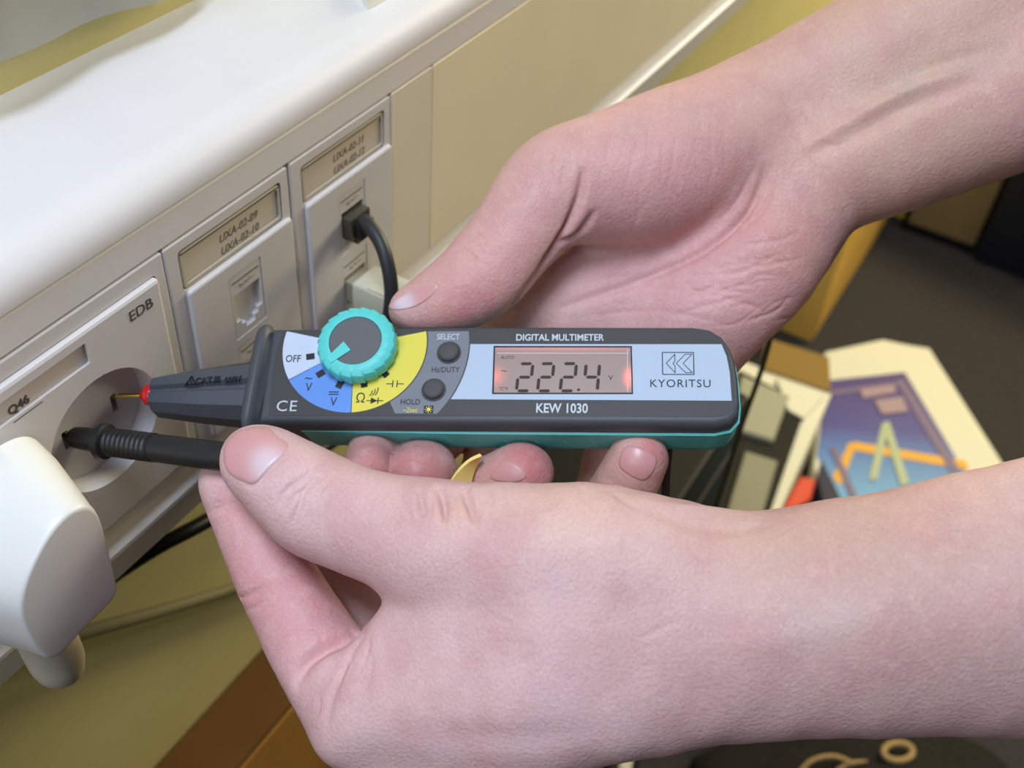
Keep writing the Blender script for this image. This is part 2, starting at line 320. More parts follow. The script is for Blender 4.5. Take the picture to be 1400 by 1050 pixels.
# ------------------------------------------------------------------ multimeter (local mm frame on the face plane)
L = camp(375, 511, 0.325); RR = camp(1008, 513, 0.312)
xm = _n(RR - L); vw = _n(-(L + RR) / 2); zz = _n(vw - xm * vw.dot(xm)); yy = np.cross(zz, xm); TA = math.radians(25)
zm = math.cos(TA) * zz + math.sin(TA) * yy; ym = np.cross(zm, xm)
def mloc(u, v, h=0.0):
    r = np.array([(u - CX) / F, -(v - CY) / F, -1]); o = L + zm * h / 1000; p = r * (o.dot(zm) / r.dot(zm)) - L
    return np.array([p.dot(xm), p.dot(ym), p.dot(zm)]) * 1000
Wx, Wy, Wz, Wo = R @ xm, R @ ym, R @ zm, CAM + R @ L
MM = Matrix([[Wx[i] * 0.001, Wy[i] * 0.001, Wz[i] * 0.001, Wo[i]] for i in range(3)] + [[0, 0, 0, 1]])
mt = empty('digital_multimeter', mtx=MM); tag(mt, 'pen-type digital multimeter with teal dial and red lit display held over the socket', 'multimeter')
M_case = mat('meter_dark', (72, 76, 82), 0.5, 0.4, bump=0.05, bscale=3)
M_teal = mat('meter_teal', (92, 190, 188), 0.45, 0.4)
M_dial = mat('dial_teal', (92, 208, 206), 0.42, 0.4)
M_panel = mat('panel_black', (62, 61, 62), 0.45, 0.35)
M_silver = mat('panel_silver', (176, 194, 216), 0.5, 0.4)
M_blue = mat('panel_blue', (96, 146, 222), 0.5, 0.35); M_yel = mat('panel_yellow', (226, 212, 82), 0.5, 0.35); M_grey = mat('panel_grey', (120, 124, 134), 0.5, 0.35)
M_wht = mat('print_white', (196, 206, 216), 0.5, 0.3); M_blk = mat('print_black', (40, 40, 44), 0.5, 0.3)
OUT = [(-3, 15.6), (-3, -15.5), (60, -15.5), (129.5, -15.4), (133.8, -14.4), (136.0, -11.8), (136.5, -8), (136.3, 0), (135.7, 5), (134.5, 9.4), (132.4, 12.9), (129, 15.3), (124, 16.2), (60, 16.4)]
def OUTo(d): return offset_poly(OUT, d)
me = bm_mesh(loft([[(x, y, z) for x, y in OUTo(o)] for o, z in ((0.2, -6.2), (0.25, -4.0), (0.0, -2.2), (-0.5, -0.9), (-1.1, -0.3), (-1.7, -0.12))])); auto_smooth(me, 40); link('upper_case', me, M_case, mt)
TEAL = [(p[0] if p[0] > 0 else 9.5, p[1]) for p in OUT]; TEAL[0] = (9.5, 15.6); TEAL[1] = (9.5, -15.0)
me = bm_mesh(loft([[(x, y, z) for x, y in offset_poly(TEAL, o)] for o, z in ((-2.2, -21.6), (-1.0, -21.2), (-0.2, -20.0), (0.2, -17), (0.5, -10), (0.8, -6.9), (0.9, -6.2), (0.2, -5.9))])); auto_smooth(me, 40)
low = link('lower_case', me, M_teal, mt)
me = bm_mesh(loft([[(x, y, z) for x, y in ((-3, -15 - o), (12, -15 - o), (12, 15.2 + o), (-3, 15.2 + o))] for o, z in ((-5.5, -22), (-1, -19), (0.1, -14), (0.2, -6.5))])); auto_smooth(me, 40); link('lower_case_neck', me, M_case, mt)
for q in range(7):
    x = 52 + q * 8.6
    tube('grip_rib', [(x - 1.6, -15.0, -10.2), (x, -15.35, -13), (x + 1.2, -14.9, -16.5), (x + 1.8, -14.0, -19)], [0.35, 0.8, 0.9, 0.5], M_teal, low, 8, 3)
# barrier flange and nose
fl = []
for x, g in ((-8.2, -1.0), (-7.6, 0.2), (-6.2, 0.8), (-4.9, 0.5), (-4.2, -0.6), (-3.2, -1.5), (-2.6, -1.9)):
    fl.append([(x + 0.03 * (y + 0), y, z) for y, z in [tuple(p) for p in rrect(-17.8 - g, 17.6 + g, -20.5 - g, 0.6 + g, 6.0, 5)]])
me = bm_mesh(loft(fl)); auto_smooth(me, 50); link('barrier_flange', me, M_case, mt)
NZ = -8.8                                            # nose axis height below the face
n0 = mloc(212, 541, NZ); n1 = mloc(345, 537, NZ)
nose = []
for t, h, w in ((0.0, 4.4, 5.0), (0.012, 5.5, 5.7), (0.03, 6.0, 6.0), (0.5, 8.4, 7.4), (1.0, 10.4, 8.8)):
    cx_, cy_ = n0[0] + (n1[0] + 2 - n0[0]) * t, n0[1] + (n1[1] - n0[1]) * t
    c = [(h, w * 0.18), (h * 0.55, w * 0.96), (h * 0.10, w), (-h * 0.02, w * 0.80), (-h * 0.16, w * 0.80), (-h * 0.26, w), (-h * 0.72, w * 0.86), (-h, w * 0.30), (-h, -w * 0.5), (-h * 0.6, -w), (h * 0.6, -w), (h, -w * 0.6)]
    nose.append([(cx_, cy_ + a, NZ + b_) for a, b_ in c])
me = bm_mesh(loft(nose)); auto_smooth(me, 28); nose_o = link('probe_nose', me, M_case, mt)
def rotx(o, p): return Matrix.Translation(p)
tn = 0.60; hx = n0[0] + (n1[0] - n0[0]) * tn; hw = 8.4
def nose_pt(u, v): return mloc(u, v, NZ + 8.0)
ang = math.atan2(n1[1] - n0[1], n1[0] - n0[0])
for s, u, v, sz in (('CAT.III', 284, 520, 2.7), ('600V', 318, 519, 2.5)):
    p = nose_pt(u, v); tt = (p[0] - n0[0]) / (n1[0] - n0[0]); zt = NZ + (6.0 + (8.8 - 6.0) * tt) * 1.0 + 0.1
    p = mloc(u, v, zt)
    text('lettering', s, sz, Matrix.Translation((p[0], p[1], zt)) @ Matrix.Rotation(ang + 0.02, 4, 'Z') @ Matrix.Rotation(-0.09, 4, 'Y'), M_blk, nose_o, extr=0.25, bold=0.05)
p = nose_pt(261, 521); tri = [(-2.1, -1.5), (2.1, -1.5), (0, 2.0)]; ring = bmesh.new(); A = [ring.verts.new((x, y, 0)) for x, y in tri]; B = [ring.verts.new((x * 0.62, y * 0.62 - 0.1, 0)) for x, y in tri]
for i in range(3): ring.faces.new((A[i], A[(i + 1) % 3], B[(i + 1) % 3], B[i]))
box_bm(-0.25, 0.25, -0.9, 0.5, -0.05, 0.0, 0, 1, ring)
bmesh.ops.solidify(ring, geom=ring.faces[:], thickness=0.3); me = bm_mesh(ring)
tt = (p[0] - n0[0]) / (n1[0] - n0[0]); zt = NZ + 6.0 + 2.8 * tt + 0.1; p = mloc(261, 521, zt)
o = link('warning_triangle', me, M_blk, nose_o); o.matrix_local = Matrix.Translation((p[0], p[1], zt + 0.05)) @ Matrix.Rotation(ang, 4, 'Z') @ Matrix.Rotation(-0.10, 4, 'Y')
# red collar and brass tip along the nose axis towards the socket slot
tipw = np.array([0.0095, 0.0085, 0.0010])
rc = R.T @ (tipw - CAM) - L; tl = np.array([rc.dot(xm), rc.dot(ym), rc.dot(zm)]) * 1000
st = np.array([n0[0], n0[1] + 0.2, NZ]); dr = _n(tl - st)
me = bm_mesh(tube_bm([st + dr * k for k in (-0.6, 0.5, 1.3, 1.7, 2.8, 3.2, 4.0, 4.6)], [3.2, 3.6, 3.6, 3.3, 3.2, 2.4, 1.7, 1.0], 24, sub=4)); auto_smooth(me, 60); link('red_collar', me, mat('collar_red', (206, 36, 38), 0.35, 0.5), mt)
me = bm_mesh(tube_bm([st, st + dr * 4, tl - dr * 1.0, tl], [0.75, 0.75, 0.75, 0.35], 14, sub=3)); auto_smooth(me, 60); link('probe_tip', me, mat('brass', (214, 176, 84), 0.25, 0.5, metal=1.0), mt)
# face panel
PAN = [(0.6, 14.0), (-0.3, 8), (-0.6, 0), (-0.3, -8), (0.2, -13.6), (60, -13.2), (130, -12.9), (133.2, -11.9), (134.6, -9.8), (134.9, -4), (134.7, 1), (134.1, 6), (132.9, 9.6), (131, 12.6), (128.4, 14.4), (125, 15.0), (60, 14.8)]
panel = prism('face_panel', PAN, -0.35, 0.02, M_panel, mt)
SC = (23.4, 9.5)
def sector(name, r0, r1, a0, a1, m, z, extra=None):
    pts = circ(SC[0], SC[1], r1, 40, a0, a1) + circ(SC[0], SC[1], r0, 20, a1, a0)
    pts = [(x, min(y, 14.2)) for x, y in pts]
    return prism(name, pts, 0.0, z, m, panel)
sector('off_zone', 9.5, 21.9, 167.6, 211.2, mat('panel_white', (196, 208, 228), 0.5, 0.35), 0.06)
sector('voltage_zone', 9.5, 21.9, 211.9, 273.0, M_blue, 0.06)
sector('ohm_zone', 9.5, 21.9, 273.7, 372.4, M_yel, 0.06)
g = [(x, min(y, 14.2)) for x, y in circ(SC[0], SC[1], 22.3, 30, 372, 304)]
g2 = [(x, min(y, 14.2)) for x, y in circ(SC[0], SC[1], 34.6, 40, 321, 367.8)]
prism('button_zone', g + [(37.7, -12.6)] + [(50.0, -12.6)] + g2, 0.0, 0.06, M_grey, panel)
st_l = [(x, y) for x, y in circ(SC[0], SC[1], 35.0, 40, 329, 361.0) if -8.0 <= y <= 9.9]
stripe = prism('brand_stripe', [(53.7, -8.0)] + st_l + [(58.4, 9.9), (132.0, 9.9), (133.3, 6), (134.0, 1), (134.2, -8.0)], 0.0, 0.06, M_silver, panel)
def mtext(s, u, v, size, m, parent=panel, z=0.12, **k):
    p = mloc(u, v); return text('lettering', s, size, Matrix.Translation((p[0], p[1], z)), m, parent, extr=0.03, **k)
mtext('OFF', 401, 491, 3.3, M_blk, sx=0.82, bold=0.02)
mtext('V', 422, 530, 4.0, M_blk, sx=0.8); mtext('~', 422, 517, 4.0, M_blk, sx=1.0)
mtext('V', 456, 550, 4.0, M_blk, sx=0.8)
for dy in (0.0, 0.75):
    p = mloc(456, 540); box('dc_symbol', p[0] - 1.5, p[0] + 1.5, p[1] + dy, p[1] + dy + 0.32, 0.06, 0.14, M_blk, panel)
mtext('\u03a9', 493, 545, 4.3, M_blk, sx=0.9)
for k in range(3):
    p = mloc(507 + k * 4, 538 - k * 1.2); tube('buzzer_symbol', [(p[0] - 0.35, p[1] - 0.8 - 0.2 * k, 0.1), (p[0] + 0.25, p[1], 0.1), (p[0] + 0.35, p[1] + 0.9 + 0.2 * k, 0.1)], 0.14, M_blk, panel, 6, 3)
p = mloc(512, 548); prism('diode_symbol', [(p[0] - 1.1, p[1] + 1.0), (p[0] - 1.1, p[1] - 1.0), (p[0] + 0.9, p[1])], 0.06, 0.14, M_blk, panel)
box('diode_symbol', p[0] - 2.4, p[0] + 2.6, p[1] - 0.13, p[1] + 0.13, 0.06, 0.14, M_blk, panel); box('diode_symbol', p[0] + 0.9, p[0] + 1.2, p[1] - 1.0, p[1] + 1.0, 0.06, 0.14, M_blk, panel)
p = mloc(540, 525)
for s in (-1, 1):
    box('capacitor_symbol', min(p[0] + s * 0.5, p[0] + s * 0.8), max(p[0] + s * 0.5, p[0] + s * 0.8), p[1] - 1.1, p[1] + 1.1, 0.06, 0.14, M_blk, panel)
    box('capacitor_symbol', min(p[0] + s * 0.8, p[0] + s * 2.6), max(p[0] + s * 0.8, p[0] + s * 2.6), p[1] - 0.13, p[1] + 0.13, 0.06, 0.14, M_blk, panel)
mtext('CE', 392, 556, 4.9, M_wht, sx=1.05, space=1.1)
mtext('SELECT', 613, 461, 2.7, M_wht, sx=0.78, bold=0.02); mtext('Hz/DUTY', 609, 506, 2.5, M_blk, sx=0.82); mtext('HOLD', 561, 550, 2.5, M_blk, sx=0.85)
mtext('~2sec', 561, 561, 2.2, M_yel, sx=0.85); 
p = mloc(586, 560); box('backlight_symbol', p[0] - 1.4, p[0] + 1.4, p[1] - 1.2, p[1] + 1.2, 0.06, 0.12, M_blk, panel); prism('backlight_symbol', circ(p[0], p[1], 0.6, 12), 0.12, 0.16, M_yel, panel)
for a in range(0, 360, 45): prism('backlight_symbol', circ(p[0] + 0.98 * math.cos(math.radians(a)), p[1] + 0.95 * math.sin(math.radians(a)), 0.17, 6), 0.12, 0.16, M_yel, panel)
mtext('DIGITAL MULTIMETER', 765, 462, 3.0, M_wht, sx=0.88, bold=0.06); mtext('KEW 1030', 768, 559, 4.1, M_wht, sx=0.82, bold=0.08)
mtext('KYORITSU', 930, 525, 3.5, M_blk, stripe, sx=0.98, space=1.12)
# brand emblem: square with nested chevrons
a0 = mloc(906, 512); a1 = mloc(948, 482)
def line_poly(name, pts, w, closed=True):
    bm = bmesh.new(); n_ = len(pts)
    for i in range(n_ if closed else n_ - 1):
        p_ = np.array(pts[i]); q_ = np.array(pts[(i + 1) % n_]); d_ = _n(q_ - p_); nn = np.array([-d_[1], d_[0]]) * w / 2; p_ = p_ - d_ * w / 2; q_ = q_ + d_ * w / 2
        vv = [bm.verts.new((*c, 0.07)) for c in (p_ + nn, p_ - nn, q_ - nn, q_ + nn)]; bm.faces.new(vv)
    bmesh.ops.solidify(bm, geom=bm.faces[:], thickness=-0.06); return link(name, bm_mesh(bm), M_blk, stripe)
def E_(fx, fy): return (a0[0] + (a1[0] - a0[0]) * fx, a0[1] + (a1[1] - a0[1]) * fy)
line_poly('emblem', [E_(0, 0), E_(1, 0), E_(1, 1), E_(0, 1)], 0.28)
line_poly('emblem', [E_(0.40, 0.92), E_(0.12, 0.5), E_(0.40, 0.08), E_(0.40, 0.38), E_(0.34, 0.5), E_(0.40, 0.62)], 0.22)
line_poly('emblem', [E_(0.95, 0.92), E_(0.74, 0.92), E_(0.44, 0.5), E_(0.74, 0.08), E_(0.95, 0.08), E_(0.66, 0.5)], 0.22)
# knob
kc = mloc(486, 466, 6.0)
kn = link('dial_knob', bpy.data.meshes.new('k'), None, mt); ringpts = []
for r_, z in ((11.0, 0.3), (11.7, 1.2), (11.9, 4.0), (11.4, 5.4), (10.2, 6.2), (8.6, 6.5), (7.9, 6.45), (7.8, 5.9)):
    rg = []
    for q in range(160):
        a = 2 * math.pi * q / 160; ph = (q % 8) / 8
        am = 0.55 if r_ > 10 else (0.25 if r_ > 8.5 else 0.0)
        rad = r_ + am * (ph - 0.55)
        rg.append((rad * math.cos(a), rad * math.sin(a), z))
    ringpts.append(rg)
kn.data = bm_mesh(loft(ringpts)); auto_smooth(kn.data, 32); kn.data.materials.append(M_dial); kn.location = (kc[0], kc[1], 0)
me = bm_mesh(lathe_bm([(7.85, 5.0), (7.85, 6.1), (7.6, 6.3), (0.01, 6.32)])); auto_smooth(me, 30); link('dial_cap', me, mat('dial_cap', (96, 97, 102), 0.5, 0.35), kn)
pa = mloc(448, 489, 6.4) - kc; pb = mloc(470, 468, 6.4) - kc; pc = mloc(479, 479, 6.4) - kc; pd = mloc(453, 496, 6.4) - kc
prism('pointer', [tuple(q[:2]) for q in (pa, pb, pc, pd)], 6.2, 6.7, M_dial, kn, 0.1)
for u, v in ((423, 488), (437, 512), (464, 527), (498, 526), (527, 512)):
    p = mloc(u, v); d_ = _n(p[:2] - kc[:2]); nn = np.array([-d_[1], d_[0]]) * 0.95; c0 = p[:2] - d_ * 1.6; c1 = p[:2] + d_ * 0.9
    prism('dial_mark', [tuple(c0 + nn), tuple(c0 - nn), tuple(c1 - nn), tuple(c1 + nn)], 0.05, 0.30, M_blk, panel)
for u, v in ((613, 480), (592, 531)):
    p = mloc(u, v, 1.2)
    bt = link('button', bm_mesh(lathe_bm([(3.1, 0.0), (3.1, 1.1), (2.8, 1.6), (2.2, 1.8), (0.01, 1.85)], 32)), mat('button_rubber', (78, 78, 80), 0.6, 0.3), mt); auto_smooth(bt.data, 50); bt.location = (p[0], p[1], 0)
    rg = link('button_ring', bm_mesh(loft([[(r_ * math.cos(a), r_ * math.sin(a), z) for a in np.linspace(0, 2 * math.pi, 40, endpoint=False)] for r_, z in ((3.65, 0.05), (3.6, 0.35), (3.15, 0.35), (3.1, 0.05))], cap=False)), M_panel, bt); auto_smooth(rg.data)
# display
d0, d1, d2, d3 = (66.2, -5.9), (106.0, -5.7), (105.7, 8.8), (65.9, 8.8)
def Dp(fx, fy): 
    b0 = np.array(d0) * (1 - fx) + np.array(d1) * fx; b1 = np.array(d3) * (1 - fx) + np.array(d2) * fx; return b0 * (1 - fy) + b1 * fy
lcd_m = bpy.data.materials.new('lcd_backlit'); lcd_m.use_nodes = True; nt = lcd_m.node_tree; bs = nt.nodes['Principled BSDF']
bs.inputs['Base Color'].default_value = lin(150, 136, 132); bs.inputs['Roughness'].default_value = 0.25
tcn = nt.nodes.new('ShaderNodeTexCoord'); sx_ = nt.nodes.new('ShaderNodeSeparateXYZ'); nt.links.new(tcn.outputs['Object'], sx_.inputs[0])
def mth(op, a, b=None):
    n_ = nt.nodes.new('ShaderNodeMath'); n_.operation = op
    for i, x in enumerate((a, b)):
        if x is None: continue
        if isinstance(x, (int, float)): n_.inputs[i].default_value = x
        else: nt.links.new(x, n_.inputs[i])
    return n_.outputs[0]
def glow(cx_, cy_, sx, sy):
    ex = mth('POWER', mth('DIVIDE', mth('SUBTRACT', sx_.outputs[0], cx_), sx), 2.0); ey = mth('POWER', mth('DIVIDE', mth('SUBTRACT', sx_.outputs[1], cy_), sy), 2.0)
    return mth('EXPONENT', mth('MULTIPLY', mth('ADD', ex, ey), -1.0))
tot = mth('ADD', mth('ADD', mth('MULTIPLY', glow(66.2, -0.6, 2.6, 2.8), 0.55), mth('MULTIPLY', glow(105.6, -0.8, 1.5, 2.4), 1.9)), mth('ADD', mth('MULTIPLY', glow(86, 8.4, 26, 0.7), 0.30), 0.035))
bs.inputs['Emission Color'].default_value = (1.0, 0.09, 0.05, 1); nt.links.new(tot, bs.inputs['Emission Strength'])
lcd = prism('display', [tuple(Dp(0, 0)), tuple(Dp(1, 0)), tuple(Dp(1, 1)), tuple(Dp(0, 1))], 0.0, 0.10, lcd_m, mt)
fo = [(-0.012, -0.03), (1.010, -0.03), (1.010, 1.03), (-0.012, 1.03)]; fi = [(0.0, 0.0), (1, 0), (1, 1), (0, 1)]
bm = bmesh.new(); A = [bm.verts.new((*Dp(*q), 0.16)) for q in fo]; B = [bm.verts.new((*Dp(*q), 0.16)) for q in fi]
for i in range(4): bm.faces.new((A[i], A[(i + 1) % 4], B[(i + 1) % 4], B[i]))
bmesh.ops.solidify(bm, geom=bm.faces[:], thickness=-0.14); link('display_frame', bm_mesh(bm), mat('lcd_frame', (70, 52, 54), 0.35, 0.5), mt)
box('glass_edge', 66.5, 105.2, 6.75, 7.0, 0.09, 0.16, mat('glass_edge', (214, 190, 190), 0.3, 0.5), lcd); box('glass_edge', 104.7, 104.9, -5.2, 8.2, 0.09, 0.16, mat('glass_edge', (214, 190, 190)), lcd)
SEG = {'2': 'abged', '4': 'fgbc'}
M_lcd = mat('lcd_ink', (52, 40, 42), 0.5, 0.3)
def digit(ch, bx, by, w, h):
    t = 0.95; sh = 0.07
    S = {'a': ((0, h), (w, h)), 'g': ((0, h / 2), (w, h / 2)), 'd': ((0, 0), (w, 0)), 'b': ((w, h), (w, h / 2)), 'c': ((w, h / 2), (w, 0)), 'f': ((0, h), (0, h / 2)), 'e': ((0, h / 2), (0, 0))}
    for s in SEG[ch]:
        p_, q_ = (np.array(x, float) for x in S[s]); d_ = _n(q_ - p_); p_ = p_ + d_ * 0.25; q_ = q_ - d_ * 0.25; nn = np.array([-d_[1], d_[0]]) * t / 2
        poly = [p_, p_ + d_ * t / 2 + nn, q_ - d_ * t / 2 + nn, q_, q_ - d_ * t / 2 - nn, p_ + d_ * t / 2 - nn]
        prism('digit_segment', [(bx + a_ + sh * b_, by + b_) for a_, b_ in poly][::-1], 0.10, 0.14, M_lcd, lcd)
for k, ch in enumerate('2224'):
    p0 = mloc((706, 735, 766, 798)[k], 534.5); digit(ch, p0[0], p0[1], 3.9, 8.7)
p0 = mloc(791, 533); prism('digit_segment', rrect(p0[0] - 0.4, p0[0] + 0.4, p0[1] - 0.4, p0[1] + 0.4, 0.2, 3), 0.10, 0.14, M_lcd, lcd)
mtext('V', 835, 517, 2.3, M_lcd, lcd); mtext('AUTO', 694, 489, 1.5, M_lcd, lcd, sx=0.95); mtext('~', 689, 507, 3.0, M_lcd, lcd); mtext('\u00b0C\u00b0F', 688, 532, 1.4, M_lcd, lcd)

# ------------------------------------------------------------------ black test probe
tp0 = onY(97, 597, 0.0050) ; 
pr = empty('test_probe', tuple(tp0)); tag(pr, 'black test probe pinched between thumb and index finger of the lower hand', 'test probe')
q_tip = np.array([-0.0085, 0.0090, 0.0002])
q0 = pt(101, 598, 0.325); q1 = pt(150, 604, 0.3195); q2 = pt(310, 625, 0.3080); q3 = pt(470, 646, 0.3005)
M_pr = mat('probe_black', (34, 35, 37), 0.4, 0.45)
ax = _n(q2 - q0); ln = np.linalg.norm(q3 - q0)
def along(s): return q0 + ax * s - tp0
me = bm_mesh(tube_bm([along(-0.001), along(0.0), along(0.002), along(0.007), along(0.0100)], [0.0024, 0.0031, 0.0033, 0.0036, 0.0037], 24, sub=2)); auto_smooth(me, 40); link('probe_sleeve', me, M_pr, pr)
q1l = along(0.0122)
me = bm_mesh(tube_bm([along(0.0096), along(0.0100), along(0.0120), along(0.0124)], [0.0044, 0.0053, 0.0053, 0.0044], 24, sub=1)); auto_smooth(me, 40); link('guard_ring', me, M_pr, pr)
pts_, rad_ = [], []
for k in range(40): pts_.append(along(0.0122 + k * 0.00042)); rad_.append(0.0041 + (0.00022 if (k // 2) % 2 else -0.00008))
me = bm_mesh(tube_bm(pts_, rad_, 24, sub=1)); auto_smooth(me, 50); link('ribbed_grip', me, M_pr, pr)
me = bm_mesh(tube_bm([along(0.0285), along(0.045), along(0.075), along(0.082), along(0.0835)], [0.0041, 0.0042, 0.0043, 0.0040, 0.0025], 24, sub=2)); auto_smooth(me, 50); link('handle', me, M_pr, pr)
tube('lead', [along(0.083), along(0.090), pt(640, 700, 0.335) - tp0, pt(800, 740, 0.328) - tp0, pt(895, 730, 0.325) - tp0, pt(908, 690, 0.335) - tp0, pt(911, 640, 0.335) - tp0, pt(915, 608, 0.336) - tp0], 0.0014, M_black, pr)
me = bm_mesh(tube_bm([along(0.0), q_tip - tp0], [0.0010, 0.0008], 12)); link('metal_tip', me, mat('slot_metal', (120, 105, 70)), pr)

# ------------------------------------------------------------------ background things on the floor
def slab(name, px, z0, z1, m, parent=None, bev=0.0):
    poly = [tuple(onZ(u, v, z1)[:2]) for u, v in px]
    ar = sum(poly[i - 1][0] * poly[i][1] - poly[i][0] * poly[i - 1][1] for i in range(len(poly)))
    if ar < 0: poly = poly[::-1]
    return prism(name, poly, z0, z1, m, parent, bev)
M_card = mat('cardboard', (176, 128, 62), 0.85, 0.15, var=0.06, scale=18)
M_carddark = mat('cardboard_brown', (112, 80, 44), 0.85, 0.15, var=0.06, scale=18)
M_cream = mat('cream_card', (236, 233, 210), 0.7, 0.25)
M_blackm = mat('matte_black', (13, 13, 12), 0.6, 0.3)
# carton against the wall under the trunking
cz = -0.318; yf = float(onZ(360, 1010, cz)[1])
bx = empty('cardboard_carton', (0.05, 0.03, FLOOR)); tag(bx, 'brown cardboard carton standing against the wall below the white plug', 'carton')
def bxl(n_, x0, x1, y0, y1, z0, z1, m, b=0.0): return box(n_, x0 - 0.05, x1 - 0.05, y0 - 0.03, y1 - 0.03, z0 - FLOOR, z1 - FLOOR, m, bx, b)
bxl('carton_body', -0.30, 0.26, yf, 0.0645, FLOOR, cz - 0.004, M_card, 0.002)
bxl('top_flap', -0.30, 0.26, yf + 0.001, 0.0640, cz - 0.004, cz, M_carddark)
# black computer case
cc = empty('black_case', (0.375, -0.016, FLOOR)); tag(cc, 'black equipment case standing by the wall behind the hands', 'case')
box('case_body', -0.100, 0.118, -0.075, 0.062, 0.0, 0.415, M_blackm, cc, 0.004)
box('case_lid_seam', -0.101, 0.119, -0.0765, -0.0740, 0.36, 0.364, mat('seam_grey', (44, 44, 44)), cc)
for z in (0.10, 0.13, 0.16, 0.19): box('vent_slot', -0.06, 0.06, -0.0758, -0.0745, z, z + 0.010, M_dark, cc)
# curled yellow strip
ys = [(604, 690), (612, 664), (624, 644), (640, 628), (656, 620)]; ye = [(640, 690), (641, 668), (644, 650), (649, 634), (656, 620)]
bm = bmesh.new(); rowA = [bm.verts.new(Vector(p)) for p in smooth_poly([pt(u, v, 0.316) for u, v in ys], 5, False)]; rowB = [bm.verts.new(Vector(p)) for p in smooth_poly([pt(u, v, 0.320) for u, v in ye], 5, False)]
for i in range(len(rowA) - 1):
    bm.faces.new((rowA[i], rowA[i + 1], rowB[i + 1], rowB[i]))
bmesh.ops.remove_doubles(bm, verts=bm.verts[:], dist=1e-5); bmesh.ops.solidify(bm, geom=bm.faces[:], thickness=0.0010)
me = bm_mesh(bm); auto_smooth(me, 50); tag(link('yellow_strip', me, mat('yellow_card', (255, 228, 132), 0.6, 0.3)), 'curled bright yellow strip showing between the middle and ring fingertips', 'paper strip')
# tall cardboard box, beige box, dark box, small yellow box
tag(box('cardboard_box', 1.092, 1.47, -0.038, 0.060, FLOOR, -0.40, mat('cardboard_yellow', (236, 190, 96), 0.85, 0.15, var=0.05, scale=15), None, 0.003), 'tall tan cardboard box standing on the carpet beside the wrist of the upper arm', 'box')
bb = empty('beige_box', (1.6, -0.12, FLOOR)); tag(bb, 'drab beige storage box with black bottom edge on the carpet', 'box')
box('box_body', -0.150, 0.15, -0.056, 0.056, 0.012, 0.30, mat('drab_beige', (136, 118, 78), 0.8, 0.2), bb, 0.003); box('bottom_trim', -0.153, 0.153, -0.059, 0.059, 0.0, 0.014, M_blackm, bb); box('corner_trim', -0.153, -0.140, 0.050, 0.059, 0.012, 0.30, M_blackm, bb)
tag(box('navy_case', 1.43, 1.72, -0.270, -0.182, FLOOR, -0.42, mat('navy_black', (26, 30, 40), 0.5, 0.4), None, 0.006, 3), 'dark navy case standing right of the beige box', 'case')
tag(box('tan_box', 1.40, 1.64, -0.40, -0.285, FLOOR, -0.46, M_card, None, 0.003), 'tan box at the right edge past the navy case', 'box')
tag(box('yellow_box', 1.475, 1.60, -0.060, -0.036, FLOOR, -0.60, mat('bright_yellow', (214, 190, 40), 0.6, 0.3), None, 0.002), 'narrow bright yellow carton between the tall cardboard box and the beige box', 'carton')
# open white carton with a grey device
wz = -0.63
wc = empty('open_carton', (0, 0, 0)); tag(wc, 'open white carton holding grey and black equipment beside the tripod box', 'carton')
slab('carton_wall', [(1000, 488), (1137, 538), (1052, 730), (930, 720)], FLOOR, wz, M_cream, wc)
slab('brown_flap', [(1048, 462), (1133, 488), (1136, 534), (1040, 502)], wz - 0.002, wz + 0.004, mat('flap_brown', (150, 122, 66), 0.85, 0.15), wc)
slab('foam_tray', [(1010, 506), (1104, 552), (1048, 715), (960, 705)], wz - 0.003, wz + 0.003, M_blackm, wc)
slab('grey_panel', [(1014, 512), (1080, 540), (1058, 602), (1000, 584)], wz, wz + 0.010, mat('device_grey', (172, 170, 148), 0.6, 0.3), wc, 0.002)
slab('grey_panel', [(1019, 615), (1064, 629), (1040, 712), (992, 704)], wz, wz + 0.010, mat('device_grey2', (150, 148, 126), 0.6, 0.3), wc, 0.002)
slab('pale_insert', [(1062, 516), (1128, 541), (1100, 572), (1078, 560)], wz, wz + 0.006, M_cream, wc)
# tripod box: white-edged print
tb = empty('tripod_box', (0, 0, 0)); tag(tb, 'flat white product box with a purple and blue printed cover on the carpet', 'box')
tz = FLOOR + 0.030
TBQ = [(1128, 481), (1207, 464), (1240, 471), (1271, 476), (1385, 655), (1420, 720), (1190, 800), (1113, 640)]
slab('box_body', TBQ, FLOOR, tz, M_cream, tb, 0.001)
pm = bpy.data.materials.new('printed_cover'); pm.use_nodes = True; nt2 = pm.node_tree; b2 = nt2.nodes['Principled BSDF']; b2.inputs['Roughness'].default_value = 0.45
tc2 = nt2.nodes.new('ShaderNodeTexCoord'); dt = nt2.nodes.new('ShaderNodeVectorMath'); dt.operation = 'DOT_PRODUCT'
pA = onZ(1190, 515, tz); pB = onZ(1230, 690, tz); dv = (pB - pA); dv[2] = 0; l2 = float(dv.dot(dv)); dt.inputs[1].default_value = tuple(dv / l2)
sb = nt2.nodes.new('ShaderNodeMath'); sb.operation = 'SUBTRACT'; sb.inputs[1].default_value = float(pA.dot(dv) / l2); cr = nt2.nodes.new('ShaderNodeValToRGB')
nt2.links.new(tc2.outputs['Object'], dt.inputs[0]); nt2.links.new(dt.outputs['Value'], sb.inputs[0]); nt2.links.new(sb.outputs[0], cr.inputs[0]); nt2.links.new(cr.outputs[0], b2.inputs['Base Color'])
cr.color_ramp.elements[0].color = lin(84, 66, 130); cr.color_ramp.elements[1].color = lin(104, 172, 222)
e_ = cr.color_ramp.elements.new(0.45); e_.color = lin(72, 70, 152); e_ = cr.color_ramp.elements.new(0.62); e_.color = lin(78, 118, 190)
